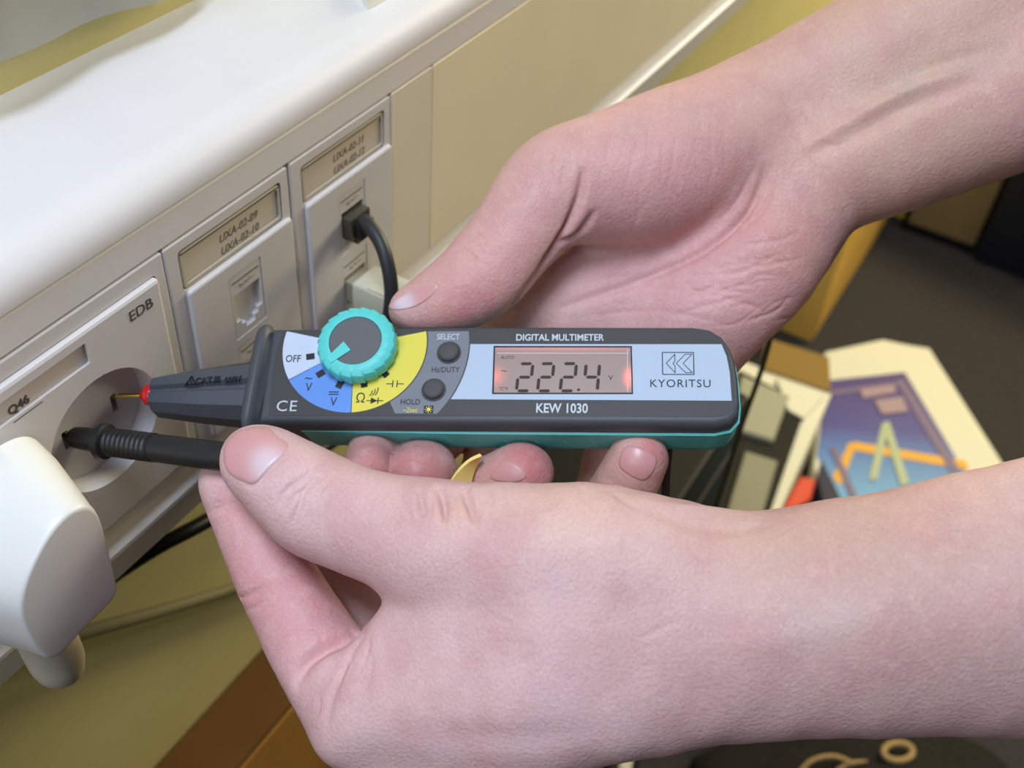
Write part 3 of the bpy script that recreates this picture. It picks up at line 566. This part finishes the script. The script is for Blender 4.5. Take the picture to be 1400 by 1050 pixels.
cov = slab('printed_cover', [(1131, 520), (1237, 509), (1322, 650), (1370, 760), (1196, 780), (1117, 622)], tz, tz + 0.0012, pm, tb)
M_or = mat('print_orange', (242, 180, 62), 0.5, 0.3); M_lg = mat('print_lilac', (132, 116, 146), 0.5, 0.3); M_pg = mat('print_palegreen', (186, 198, 160), 0.5, 0.3); M_pk = mat('print_pinkgrey', (176, 150, 160), 0.5, 0.3)
z2 = tz + 0.0012
_mk = [0]
def mark(nm_, px, m): _mk[0] += 1; slab(nm_, px, z2 - 0.0004, z2 + 0.0004 + 0.00025 * _mk[0], m, cov)
mark('orange_line', [(1138, 652), (1160, 607), (1172, 606), (1149, 664)], M_or); mark('orange_line', [(1157, 607), (1170, 604), (1321, 630), (1324, 642), (1166, 615)], M_or)
mark('lilac_line', [(1137, 534), (1226, 522), (1228, 528), (1138, 540)], M_lg); mark('lilac_line', [(1224, 520), (1236, 518), (1312, 642), (1300, 646)], M_lg); mark('lilac_line', [(1134, 612), (1142, 610), (1172, 678), (1164, 682)], M_lg)
mark('tripod_leg', [(1188, 655), (1206, 578), (1216, 578), (1199, 656)], M_pg); mark('tripod_leg', [(1206, 578), (1216, 576), (1243, 660), (1232, 664)], M_pg)
mark('title_print', [(1176, 532), (1222, 526), (1226, 536), (1180, 544)], M_pk); mark('title_print', [(1196, 547), (1234, 542), (1242, 562), (1206, 566)], M_pk)
slab('blue_side', [(1124, 630), (1156, 694), (1130, 704), (1118, 650)], FLOOR + 0.002, tz + 0.004, mat('navy_print', (40, 42, 70), 0.5, 0.3), tb)
tag(slab('red_box', [(1095, 650), (1116, 655), (1108, 684), (1066, 705), (1074, 688)], FLOOR, FLOOR + 0.060, mat('red_card', (226, 82, 56), 0.5, 0.3), None, 0.002), 'small red carton wedged between the white carton and the tripod box', 'carton')
# hanging thin cord and things below the lower arm
c0 = pt(1058, 440, 0.62)
tag(tube('thin_cord', [(c0[0], c0[1] + 0.02, c0[2] + 0.12), c0, (c0[0], c0[1], c0[2] - 0.10), (c0[0] - 0.002, c0[1], c0[2] - 0.25), (c0[0], c0[1], FLOOR + 0.02)], 0.0016, mat('cord_olive', (62, 60, 44), 0.6, 0.3)), 'thin dark cord hanging in front of the open white carton', 'cord')
bg_c = onZ(1220, 1050, FLOOR + 0.10)
bag = empty('dark_bag', (float(bg_c[0]), float(bg_c[1]), FLOOR)); tag(bag, 'black fabric bag with beige cord loops on the carpet below the lower forearm', 'bag')
bm = bmesh.new(); bmesh.ops.create_icosphere(bm, subdivisions=4, radius=1.0)
for v in bm.verts:
    p = v.co.copy(); w = 1 + 0.10 * math.sin(3.1 * p.x + 1) * math.cos(2.7 * p.y) + 0.05 * math.sin(9 * p.x + 5 * p.y) + 0.04 * math.sin(8 * p.z + 6 * p.y)
    v.co = Vector((p.x * 0.13 * w - 0.03, p.y * 0.20 * w - 0.04, max(0.0, (p.z * 0.55 + 0.45) * 0.10 * w)))
me = bm_mesh(bm); auto_smooth(me, 80); link('bag_body', me, mat('bag_fabric', (36, 34, 31), 0.85, 0.2, var=0.2, scale=120, bump=0.4, bscale=400), bag)
def bl(u, v, z): return onZ(u, v, FLOOR + z) - np.array(bag.location)
M_loop = mat('cord_beige', (176, 146, 96), 0.7, 0.2)
lp = [bl(1228 + 20 * math.cos(a), 1028 + 12 * math.sin(a), 0.112) for a in np.linspace(0, 2 * math.pi, 13)]
tube('cord_loop', lp, 0.0030, M_loop, bag); tube('cord_loop', [bl(1090, 1060, 0.10), bl(1110, 1040, 0.106), bl(1140, 1034, 0.108), bl(1166, 1044, 0.104)], 0.0022, M_loop, bag); tube('cord_loop', [bl(1140, 1058, 0.10), bl(1160, 1044, 0.104), bl(1190, 1042, 0.104)], 0.002, M_loop, bag)
tag(slab('paper_tag', [(846, 1050), (856, 1020), (868, 1022), (862, 1056)], FLOOR, FLOOR + 0.002, M_cream), 'small white paper tag on the carpet under the lower hand', 'tag')

# ------------------------------------------------------------------ hands: smooth signed-distance flesh meshed with surface nets
def dR(u): return float(np.interp(u, [375, 900, 1000, 1150, 1500], [0.008, 0.034, 0.036, 0.032, 0.030]))
def dL(u): return 0.010
class Field:
    def __init__(self, lo, hi, vox):
        self.lo = np.array(lo, np.float32); self.v = vox; self.n = tuple(int(math.ceil((hi[i] - lo[i]) / vox)) + 1 for i in range(3))
        self.ax = [self.lo[i] + vox * np.arange(self.n[i], dtype=np.float32) for i in range(3)]
    def new(self): return np.full(self.n, 0.03, np.float32)
    def cone(self, D, a, ra, b, rb, k):
        a = np.array(a); b = np.array(b); m = max(ra, rb) + k + 2 * self.v + 0.004
        lo = np.minimum(a, b) - m; hi = np.maximum(a, b) + m; sl = []
        for i in range(3):
            s = max(0, int((lo[i] - self.lo[i]) / self.v)); e = min(self.n[i], int((hi[i] - self.lo[i]) / self.v) + 2)
            if e <= s: return
            sl.append(slice(s, e))
        x = self.ax[0][sl[0]][:, None, None] - a[0]; y = self.ax[1][sl[1]][None, :, None] - a[1]; z = self.ax[2][sl[2]][None, None, :] - a[2]
        ba = (b - a).astype(np.float32); L2 = max(float(ba.dot(ba)), 1e-9)
        t = np.clip((x * ba[0] + y * ba[1] + z * ba[2]) / L2, 0, 1)
        d = np.sqrt((x - t * ba[0]) ** 2 + (y - t * ba[1]) ** 2 + (z - t * ba[2]) ** 2) - (ra + (rb - ra) * t)
        sub = D[tuple(sl)]; D[tuple(sl)] = smin(sub, d.astype(np.float32), k)
    def mesh(self, D):
        s = D < 0
        n = self.n; c = np.zeros((n[0] - 1, n[1] - 1, n[2] - 1), np.int8)
        for i in (0, 1):
            for j in (0, 1):
                for k in (0, 1): c += s[i:n[0] - 1 + i, j:n[1] - 1 + j, k:n[2] - 1 + k]
        act = (c > 0) & (c < 8); idx = -np.ones(act.shape, np.int64); cells = np.argwhere(act); idx[act] = np.arange(len(cells))
        pos = np.zeros((len(cells), 3)); cnt = np.zeros(len(cells))
        corners = [(i, j, k) for i in (0, 1) for j in (0, 1) for k in (0, 1)]
        val = {q: D[cells[:, 0] + q[0], cells[:, 1] + q[1], cells[:, 2] + q[2]] for q in corners}
        for p in corners:
            for axis in range(3):
                if p[axis]: continue
                q = list(p); q[axis] = 1; q = tuple(q); va, vb = val[p], val[q]; cr = (va < 0) != (vb < 0)
                t = np.where(cr, va / np.where(cr, va - vb, 1), 0)
                e = np.array(p, float)[None, :].repeat(len(cells), 0); e[:, axis] += t; pos[cr] += e[cr]; cnt[cr] += 1
        verts = self.lo + self.v * (cells + pos / cnt[:, None])
        faces = []
        for axis in range(3):
            o1, o2 = [(1, 2), (2, 0), (0, 1)][axis]
            a = [slice(1, n[i] - 1) for i in range(3)]; a[axis] = slice(0, n[axis] - 1); b = list(a); b[axis] = slice(1, n[axis])
            sa, sb = s[tuple(a)], s[tuple(b)]; e = np.argwhere(sa != sb); off = np.array([1, 1, 1]); off[axis] = 0; e = e + off; inside = s[e[:, 0], e[:, 1], e[:, 2]]
            d1 = np.zeros(3, int); d1[o1] = 1; d2 = np.zeros(3, int); d2[o2] = 1
            g = lambda w: idx[w[:, 0], w[:, 1], w[:, 2]]
            qd = np.stack([g(e - d1 - d2), g(e - d2), g(e), g(e - d1)], 1); qd[~inside] = qd[~inside][:, ::-1]; faces.append(qd)
        return verts, np.concatenate(faces)
def smin(a, b, k):
    h = np.clip(0.5 + 0.5 * (a - b) / k, 0, 1); return a * (1 - h) + b * h - k * h * (1 - h)
def smax(a, b, k): return -smin(-a, -b, k)

def build_arm(name, lo, hi, groups, label, mtl, creases, tints, nails, base, dfun, vox=0.0010):
    """groups: list of (join_k, prims) ; prim = (u,v,depth,r_px, u,v,depth,r_px, k_mm). camera-frame field, meshed, moved to the world."""
    fd = Field(lo, hi, vox); D = None
    for jk, ik, strands in groups:
        G = None
        for st_ in strands:
            S = fd.new(); P = smooth_poly(st_, 4, False)
            P = [(camp(q[0], q[1], q[2] + dfun(q[0])), q[3] * (q[2] + dfun(q[0])) / F) for q in P]
            for (a, ra_), (b, rb_) in zip(P[:-1], P[1:]): fd.cone(S, a, ra_, b, rb_, 0.0008)
            G = S if G is None else smin(G, S, ik * 0.001)
        D = G if D is None else smin(D, G, jk * 0.001)
    v, f = fd.mesh(D)
    me = bpy.data.meshes.new(name); me.from_pydata(v.tolist(), [], f.tolist()); me.update()
    o = link(name, me, None); md = o.modifiers.new('s', 'SUBSURF'); md.levels = 1; md.render_levels = 1; md.boundary_smooth = 'ALL'
    dg = bpy.context.evaluated_depsgraph_get(); dg.update(); m2 = bpy.data.meshes.new_from_object(o.evaluated_get(dg)); o.modifiers.clear(); o.data = m2; bpy.data.meshes.remove(me); me = m2
    N = len(me.vertices); co = np.zeros(N * 3); me.vertices.foreach_get('co', co); co = co.reshape(-1, 3)
    nr = np.zeros(N * 3, np.float32); me.vertex_normals.foreach_get('vector', nr); nr = nr.reshape(-1, 3).astype(float)
    if True:
        polys = [tuple(p.vertices) for p in me.polygons]; bvh = BVHTree.FromPolygons([Vector(c) for c in co], polys)
        def hit(u, w):
            h = bvh.ray_cast(Vector((0, 0, 0)), Vector(camp(u, w, 1.0)).normalized()); return (np.array(h[0]), np.array(h[1])) if h[0] is not None else None
        disp = np.zeros(N)
        for pts, wid, dep in creases:
            sp = smooth_poly(pts, 36, False) if len(pts) > 2 else [np.array(pts[0]) * (1 - t) + np.array(pts[1]) * t for t in np.linspace(0, 1, 40)]
            H = [hit(*q) for q in sp]; S = [(h[0], math.sin(math.pi * (0.08 + 0.84 * i / max(1, len(H) - 1)))) for i, h in enumerate(H) if h is not None]
            if not S: continue
            P = np.array([q[0] for q in S]); W = np.array([q[1] for q in S]); wm = wid * 0.001
            near = np.all((co > P.min(0) - 3 * wm) & (co < P.max(0) + 3 * wm), axis=1); ii = np.nonzero(near)[0]
            if not len(ii): continue
            dd = ((co[ii][:, None, :] - P[None]) ** 2).sum(2); e = (np.exp(-dd / wm ** 2) * W[None]).max(1); disp[ii] -= dep * 0.001 * e
        # tiny organic unevenness
        for fr, am in ((90, 0.00022), (210, 0.00010), (430, 0.00005)):
            for _ in range(3):
                kx = np.random.normal(size=3) * fr; disp += am * np.sin(co @ kx + np.random.rand() * 6.28) / 1.5
        colr = np.tile(np.array(lin(*base)[:3]), (N, 1))
        for u, w, rad, rgb, st_ in tints:
            h = hit(u, w)
            if h is None: continue
            r_ = rad * np.linalg.norm(h[0]) / F; e = np.exp(-((co - h[0]) ** 2).sum(1) / r_ ** 2) * st_; colr = colr * (1 - e[:, None]) + np.array(lin(*rgb)[:3]) * e[:, None]
        co2 = co + nr * disp[:, None]
    wco = (R @ co2.T).T + CAM; me.vertices.foreach_set('co', wco.ravel()); me.update()
    at = me.color_attributes.new('skin', 'FLOAT_COLOR', 'POINT'); at.data.foreach_set('color', np.concatenate([colr, np.ones((N, 1))], 1).ravel().astype(np.float32))
    for p in me.polygons: p.use_smooth = True
    me.materials.clear(); me.materials.append(mtl)
    o['label'] = label
    bvh2 = BVHTree.FromPolygons([Vector(c) for c in co2], polys)
    def hit2(u, w):
        h = bvh2.ray_cast(Vector((0, 0, 0)), Vector(camp(u, w, 1.0)).normalized()); return (np.array(h[0]), np.array(h[1])) if h[0] is not None else None
    for poly, lift, nm_, lun, nlabel in nails:
        sp = [np.array(p) for p in smooth_poly(poly, 5)]; c = np.mean(sp, axis=0); rings = []
        npx = []
        for fr_ in (1.0, 0.95, 0.88, 0.8, 0.7, 0.6, 0.5, 0.4, 0.3, 0.2, 0.1):
            rg = []; npx += [(c + (q - c) * fr_, fr_) for q in sp]
            for q in sp:
                h = hit2(*(c + (q - c) * fr_)) or hit2(*(c + (q - c) * fr_ * 0.9)) or hit2(*(c + (q - c) * fr_ * 0.75))
                hgt = lift * (0.1 if fr_ == 1.0 else 0.75 if fr_ > 0.9 else 1.0)
                rg.append((CAM + R @ (h[0] + h[1] * hgt)) if h is not None else None)
            last = next(x for x in rg if x is not None)
            for i, x in enumerate(rg):
                if x is None: rg[i] = last
                else: last = x
            rings.append(rg)
        bm = loft(rings, cap=False); bm.faces.new([bm.verts[len(bm.verts) - len(sp) + i] for i in range(len(sp))] if bm.verts.ensure_lookup_table() is None else [])
        nme = bm_mesh(bm); auto_smooth(nme, 60); no = link(nm_, nme, M_nail, o); no['label'] = nlabel
        ca = nme.color_attributes.new('nail', 'FLOAT_COLOR', 'POINT')
        for i_, (q, fr_) in enumerate(npx):
            cl = np.array(lin(214, 158, 158)[:3])
            if lun is not None:
                w_ = math.exp(-(((q[0] - lun[0]) ** 2 + (q[1] - lun[1]) ** 2) / lun[2] ** 2) ** 1.5); cl = cl * (1 - w_) + np.array(lin(226, 204, 212)[:3]) * w_
            if fr_ > 0.97: cl = np.array(lin(232, 202, 186)[:3])
            ca.data[i_].color = (*cl, 1)
    return o

def skin_material(name, warm=0.0):
    m = bpy.data.materials.new(name); m.use_nodes = True; nt = m.node_tree; b = nt.nodes['Principled BSDF']
    at = nt.nodes.new('ShaderNodeAttribute'); at.attribute_name = 'skin'; tc = nt.nodes.new('ShaderNodeTexCoord')
    def noise(scale, det):
        n_ = nt.nodes.new('ShaderNodeTexNoise'); n_.inputs['Scale'].default_value = scale; n_.inputs['Detail'].default_value = det; nt.links.new(tc.outputs['Object'], n_.inputs['Vector']); return n_
    def mixc(bl, fac, a, c):
        x = nt.nodes.new('ShaderNodeMix'); x.data_type = 'RGBA'; x.blend_type = bl
        if isinstance(fac, float): x.inputs[0].default_value = fac
        else: nt.links.new(fac, x.inputs[0])
        nt.links.new(a, x.inputs[6])
        if isinstance(c, tuple): x.inputs[7].default_value = c
        else: nt.links.new(c, x.inputs[7])
        return x.outputs[2]
    def rng(sock, a, c, lo, hi):
        r_ = nt.nodes.new('ShaderNodeMapRange'); r_.inputs[1].default_value = a; r_.inputs[2].default_value = c; r_.inputs[3].default_value = lo; r_.inputs[4].default_value = hi; nt.links.new(sock, r_.inputs[0]); return r_.outputs[0]
    n1, n2, n3 = noise(70, 3), noise(260, 5), noise(1400, 3)
    c = mixc('MIX', rng(n1.outputs[0], 0.42, 0.66, 0.0, 0.40), at.outputs['Color'], lin(212, 156, 156))
    c = mixc('MIX', rng(n2.outputs[0], 0.5, 0.75, 0.0, 0.35), c, lin(236, 200, 194))
    c = mixc('MULTIPLY', 1.0, c, rng(n3.outputs[0], 0.3, 0.7, 0.83, 0.95))
    nt.links.new(c, b.inputs['Base Color'])
    b.inputs['Roughness'].default_value = 0.52; b.inputs['Specular IOR Level'].default_value = 0.35
    b.inputs['Subsurface Weight'].default_value = 0.12; b.inputs['Subsurface Scale'].default_value = 0.004; b.inputs['Subsurface Radius'].default_value = (1.0, 0.35, 0.2)
    v = nt.nodes.new('ShaderNodeTexVoronoi'); v.inputs['Scale'].default_value = 900; nt.links.new(tc.outputs['Object'], v.inputs['Vector'])
    ad = nt.nodes.new('ShaderNodeMath'); ad.operation = 'ADD'; nt.links.new(v.outputs['Distance'], ad.inputs[0]); nt.links.new(n2.outputs[0], ad.inputs[1])
    bp = nt.nodes.new('ShaderNodeBump'); bp.inputs['Strength'].default_value = 0.22; bp.inputs['Distance'].default_value = 0.0006; nt.links.new(ad.outputs[0], bp.inputs['Height']); nt.links.new(bp.outputs['Normal'], b.inputs['Normal'])
    return m
SKIN = skin_material('skin')
M_nail = mat('nail', (222, 170, 166), 0.32, 0.5, sub=0.15)
_na = M_nail.node_tree.nodes.new('ShaderNodeAttribute'); _na.attribute_name = 'nail'; M_nail.node_tree.links.new(_na.outputs['Color'], M_nail.node_tree.nodes['Principled BSDF'].inputs['Base Color'])
person = empty('person', tuple(pt(1300, 500, 0.32))); tag(person, 'person with bare forearms, both hands holding a multimeter and a test probe to the socket', 'person')

# --- upper hand (right): palm to the viewer, thumb on top, fingers curling under the meter
RP = [[(1530, -85, .330, 116), (1395, -15, .330, 112), (1180, 92, .332, 97), (1062, 150, .332, 89), (985, 190, .326, 94), (880, 235, .320, 98), (800, 248, .318, 78)],
      [(1580, 30, .330, 124), (1445, 95, .330, 117), (1230, 185, .332, 103), (1108, 242, .331, 92), (1034, 350, .330, 90), (958, 432, .331, 88), (900, 520, .334, 72)],
      [(1060, 225, .336, 84), (960, 330, .342, 80), (890, 410, .343, 80), (800, 480, .344, 66)],
      [(960, 330, .343, 74), (860, 500, .344, 62)],
      [(850, 380, .347, 84), (775, 408, .348, 78), (708, 452, .350, 58)]]
RT = [[(805, 246, .319, 76), (755, 262, .317, 72), (700, 327, .316, 61), (655, 380, .316, 59), (610, 407, .317, 48), (562, 425, .3188, 31)]]
RI = [[(800, 480, .344, 56), (740, 490, .345, 48), (590, 545, .340, 42), (520, 600, .322, 36), (502, 643, .305, 32)]]
RM = [[(810, 510, .346, 54), (740, 535, .347, 48), (640, 565, .345, 42), (590, 605, .326, 39), (572, 648, .305, 37)], [(588, 642, .306, 35), (566, 650, .304, 35)]]
RG = [[(840, 530, .346, 52), (780, 560, .348, 46), (700, 580, .348, 40), (668, 650, .325, 40), (672, 664, .307, 40), (714, 646, .2985, 42)]]
RL = [[(890, 520, .336, 58), (880, 555, .338, 46), (845, 585, .340, 38), (825, 690, .318, 40), (838, 692, .300, 43), (873, 628, .2885, 42)]]
RCR = [
    ([(1052, 232), (1040, 262), (1015, 300), (960, 345), (880, 382), (770, 420)], 1.5, 1.7), ([(1058, 250), (1040, 290), (1000, 325)], 1.0, 0.8), ([(1046, 225), (1025, 285), (985, 330)], 1.0, 0.7), ([(1030, 230), (1010, 270), (985, 300)], 0.9, 0.4),
    ([(797, 235), (792, 270), (777, 308), (766, 326), (742, 362)], 1.5, 2.8), ([(812, 290), (792, 318), (768, 332)], 1.3, 1.8), ([(768, 332), (738, 370), (690, 432)], 2.0, 1.6), ([(790, 345), (765, 358), (750, 366)], 2.6, -1.4), ([(758, 195), (752, 230), (755, 265)], 0.9, 0.35), ([(780, 190), (772, 235), (770, 260)], 0.8, 0.3),
    ([(640, 318), (655, 322), (664, 336)], 0.8, 0.5), ([(624, 338), (640, 345), (658, 362)], 0.8, 0.5), ([(632, 328), (650, 332), (660, 348)], 0.7, 0.35),
    ([(860, 392), (960, 400), (1040, 420)], 0.9, 0.35), ([(800, 432), (900, 425), (1000, 445)], 0.9, 0.35), ([(930, 380), (1010, 372), (1060, 350)], 0.9, 0.35), ([(1010, 335), (1060, 330), (1090, 318)], 0.8, 0.3), ([(880, 440), (960, 420), (1030, 400)], 0.8, 0.3), ([(1020, 440), (1060, 425), (1078, 405)], 0.9, 0.4),
    ([(1110, 212), (1170, 185), (1210, 162), (1260, 140), (1350, 106)], 2.6, 1.1), ([(1100, 200), (1150, 172), (1230, 128), (1310, 98)], 2.4, -1.3), ([(1215, 118), (1290, 86), (1380, 62)], 2.6, 0.9), ([(1120, 195), (1145, 200), (1165, 192)], 1.2, 0.5), ([(1180, 90), (1230, 112), (1280, 85)], 3.0, -0.5),
    ([(1120, 225), (1145, 260), (1160, 290)], 2.2, 0.9), ([(1070, 130), (1090, 180), (1130, 230)], 2.5, 0.5), ([(1095, 150), (1120, 180), (1140, 225)], 1.0, 0.25),
    ([(975, 140), (972, 200), (975, 250)], 0.7, 0.25), ([(990, 140), (990, 200), (992, 240)], 0.7, 0.22), ([(930, 150), (920, 220), (905, 280)], 0.7, 0.2), ([(880, 170), (860, 235), (850, 280)], 0.7, 0.2), ([(840, 170), (830, 210), (838, 240)], 0.7, 0.2)]
_rl = random.Random(11)
def fine_lines(n, x0, x1, y0, y1, ang, spread, ln, wid, dep):
    out = []
    for _ in range(n):
        u, w = _rl.uniform(x0, x1), _rl.uniform(y0, y1); a = math.radians(ang + _rl.gauss(0, spread)); l = ln * _rl.uniform(0.5, 1.3); k = _rl.uniform(-0.18, 0.18) * l
        dx, dy = math.cos(a) * l / 2, math.sin(a) * l / 2
        out.append(([(u - dx, w - dy), (u - dy * k / l * 2, w + dx * k / l * 2), (u + dx, w + dy)], wid * _rl.uniform(0.8, 1.3), dep * _rl.uniform(0.5, 1.4)))
    return out
RCR += fine_lines(26, 870, 1010, 130, 300, 97, 8, 70, 0.55, 0.13) + fine_lines(12, 745, 800, 185, 260, 100, 10, 45, 0.5, 0.16) + fine_lines(34, 820, 1090, 350, 440, 170, 22, 60, 0.55, 0.20) + fine_lines(14, 1060, 1150, 140, 280, 60, 14, 60, 0.6, 0.16) + fine_lines(16, 610, 680, 310, 400, 40, 12, 26, 0.45, 0.12)
RTI = [(900, 250, 130, (228, 170, 170), 0.55), (1000, 380, 120, (230, 172, 174), 0.7), (900, 420, 110, (231, 176, 178), 0.7), (690, 330, 80, (228, 170, 168), 0.5), (640, 420, 50, (224, 148, 148), 0.7), (1075, 330, 60, (220, 152, 140), 0.5), (505, 640, 50, (206, 132, 134), 0.9), (572, 640, 55, (206, 132, 134), 0.9), (725, 630, 50, (216, 128, 130), 0.9), (893, 610, 35, (226, 130, 130), 0.8), (865, 592, 22, (232, 192, 176), 0.6), (1250, 100, 180, (222, 184, 162), 0.85), (1240, 115, 26, (206, 182, 168), 0.6), (1310, 88, 22, (204, 180, 166), 0.5), (1360, 74, 22, (204, 180, 166), 0.5), (945, 150, 30, (214, 178, 168), 0.5), (868, 175, 20, (210, 172, 168), 0.5), (1045, 300, 30, (232, 168, 160), 0.5), (950, 300, 60, (224, 160, 158), 0.4)]
NR = [([(529, 421), (546, 408), (571, 394), (593, 389), (598, 395), (586, 408), (568, 419), (545, 424)], 0.0004, 'fingernail', (552, 414, 16), 'pale thumb nail of the upper hand'),
      ([(852, 614), (866, 609), (886, 617), (898, 627), (893, 645), (880, 657), (861, 650), (846, 636)], 0.0004, 'fingernail', None, 'little finger nail facing the viewer'),
      ([(671, 654), (680, 638), (694, 630), (708, 637), (720, 652), (700, 660)], 0.0004, 'fingernail', None, 'ring finger nail')]
ra = build_arm('right_arm', camp(470, 525, 1)[0] * 0.0 + np.array([-0.066, -0.066, -0.415]), (0.190, 0.160, -0.300),
    [(8, 10, RP), (6, 4, RT), (4, 2, RI), (1.0, 3, RM), (1.0, 2, RG), (1.2, 2, RL)], 'upper right forearm and hand, palm open behind the multimeter, thumb beside the dial', SKIN, RCR, RTI, NR, (226, 179, 170), dR)
ra.parent = person; ra.matrix_parent_inverse = Matrix.Translation(-person.location)

# --- lower hand (left): thumb and index finger pinching the black probe
LP = [[(1560, 722, .262, 120), (1400, 743, .263, 112), (1250, 770, .264, 104), (1100, 793, .266, 98), (1000, 799, .267, 96), (830, 764, .266, 100), (690, 752, .270, 92), (590, 742, .277, 80)],
      [(1560, 885, .262, 122), (1250, 891, .264, 112), (1000, 903, .268, 108), (780, 922, .272, 122), (560, 950, .281, 92), (500, 972, .286, 82)],
      [(740, 970, .278, 92), (600, 1050, .290, 100)],
      [(1560, 803, .255, 130), (1250, 832, .258, 122), (1000, 852, .263, 112), (840, 845, .268, 100)],
      [(760, 850, .270, 104), (620, 855, .279, 80), (545, 893, .286, 52)]]
LT = [[(600, 743, .277, 80), (520, 722, .283, 75), (440, 692, .288, 71), (400, 664, .290, 65), (362, 636, .2915, 55), (351, 629, .292, 48)]]
LI = [[(500, 970, .286, 80), (440, 900, .295, 64), (390, 815, .302, 55), (345, 725, .3075, 47), (316, 668, .3095, 41), (312, 660, .310, 37)]]
LM = [[(560, 980, .305, 70), (510, 880, .325, 56), (455, 770, .338, 50), (370, 700, .340, 42)]]
LR = [[(650, 1030, .305, 64), (590, 950, .330, 54), (520, 850, .345, 47), (455, 790, .347, 40)]]
LS = [[(730, 1020, .305, 58), (680, 950, .330, 48), (620, 880, .343, 41), (560, 840, .345, 36)]]
LCR = [
    ([(404, 930), (418, 905), (445, 884), (475, 870), (495, 860)], 2.0, 3.4), ([(430, 925), (452, 905), (480, 893)], 3.2, -1.4), ([(498, 865), (475, 905), (455, 950), (448, 1000)], 1.6, 0.9), ([(502, 870), (505, 920), (480, 975)], 1.2, 0.35),
    ([(383, 690), (390, 672), (415, 652), (440, 638)], 0.9, 0.8), ([(398, 715), (408, 692), (416, 668), (442, 650)], 0.9, 1.0), ([(390, 702), (398, 682), (422, 660)], 0.8, 0.6), ([(428, 690), (438, 668), (456, 650)], 0.8, 0.5), ([(398, 612), (385, 628), (366, 646), (350, 664), (334, 662)], 0.7, 0.5),
    ([(280, 695), (300, 694), (325, 690)], 0.8, 0.35), ([(283, 703), (305, 700), (330, 695)], 0.7, 0.3), ([(318, 822), (345, 812), (372, 798)], 0.9, 0.5), ([(322, 845), (350, 828), (385, 812)], 0.8, 0.35),
    ([(599, 664), (605, 684), (608, 710)], 1.2, 2.4), ([(632, 666), (639, 687), (646, 710)], 1.2, 2.1), ([(572, 666), (574, 682), (576, 704)], 1.1, 1.5), ([(618, 667), (624, 684)], 0.9, 0.7), ([(655, 668), (664, 690)], 1.0, 0.6), ([(548, 664), (548, 690)], 1.0, 0.4), ([(790, 660), (800, 680), (815, 695)], 1.0, 0.5), ([(835, 668), (850, 682), (870, 692)], 1.2, 0.5),
    ([(880, 690), (930, 712), (990, 722), (1050, 716)], 3.0, 1.3), ([(900, 692), (960, 698), (1030, 703)], 2.2, -0.8), ([(1000, 880), (1100, 870), (1200, 850)], 4, -0.5), ([(560, 1000), (700, 1010), (820, 1000)], 4, 0.6)]
LCR += fine_lines(22, 540, 700, 672, 720, 82, 12, 34, 0.55, 0.22) + fine_lines(22, 372, 450, 640, 720, 118, 14, 36, 0.5, 0.20) + fine_lines(34, 560, 950, 720, 960, 150, 25, 60, 0.7, 0.10) + fine_lines(14, 285, 345, 685, 705, 175, 6, 26, 0.45, 0.16) + fine_lines(14, 320, 400, 795, 845, 150, 10, 36, 0.5, 0.14) + fine_lines(12, 430, 500, 880, 1000, 110, 16, 50, 0.7, 0.22)
LTI = [(330, 800, 90, (222, 150, 152), 0.7), (440, 800, 60, (206, 130, 130), 0.6), (420, 870, 80, (228, 158, 160), 0.6), (540, 740, 110, (230, 184, 180), 0.5), (700, 850, 200, (236, 196, 198), 0.5), (780, 690, 120, (236, 196, 176), 0.6), (1150, 740, 200, (214, 178, 158), 0.85), (1320, 860, 240, (206, 168, 160), 0.8), (1000, 960, 160, (214, 170, 168), 0.5), (330, 690, 40, (224, 152, 148), 0.6), (450, 930, 60, (234, 194, 194), 0.5), (1090, 868, 34, (214, 190, 186), 0.6), (1150, 850, 30, (214, 190, 184), 0.5), (660, 760, 40, (230, 178, 178), 0.5), (760, 800, 30, (226, 190, 196), 0.5), (620, 700, 30, (236, 190, 170), 0.5)]
NAILL = [(314, 598), (336, 585), (366, 584), (380, 597), (396, 612), (366, 643), (349, 661), (333, 659), (311, 645), (305, 618)]
NL = [(NAILL, 0.0004, 'fingernail', (368, 636, 26), 'broad thumb nail of the lower hand')]
la = build_arm('left_arm', (-0.098, -0.146, -0.372), (0.164, 0.000, -0.235), [(8, 10, LP), (6, 4, LT), (1.6, 3, LI), (1.5, 3, LM), (1.5, 3, LR), (1.5, 3, LS)],
    'lower left forearm and hand pinching the black probe with thumb and index finger', SKIN, LCR, LTI, NL, (234, 196, 195), dL)
la.parent = person; la.matrix_parent_inverse = Matrix.Translation(-person.location)
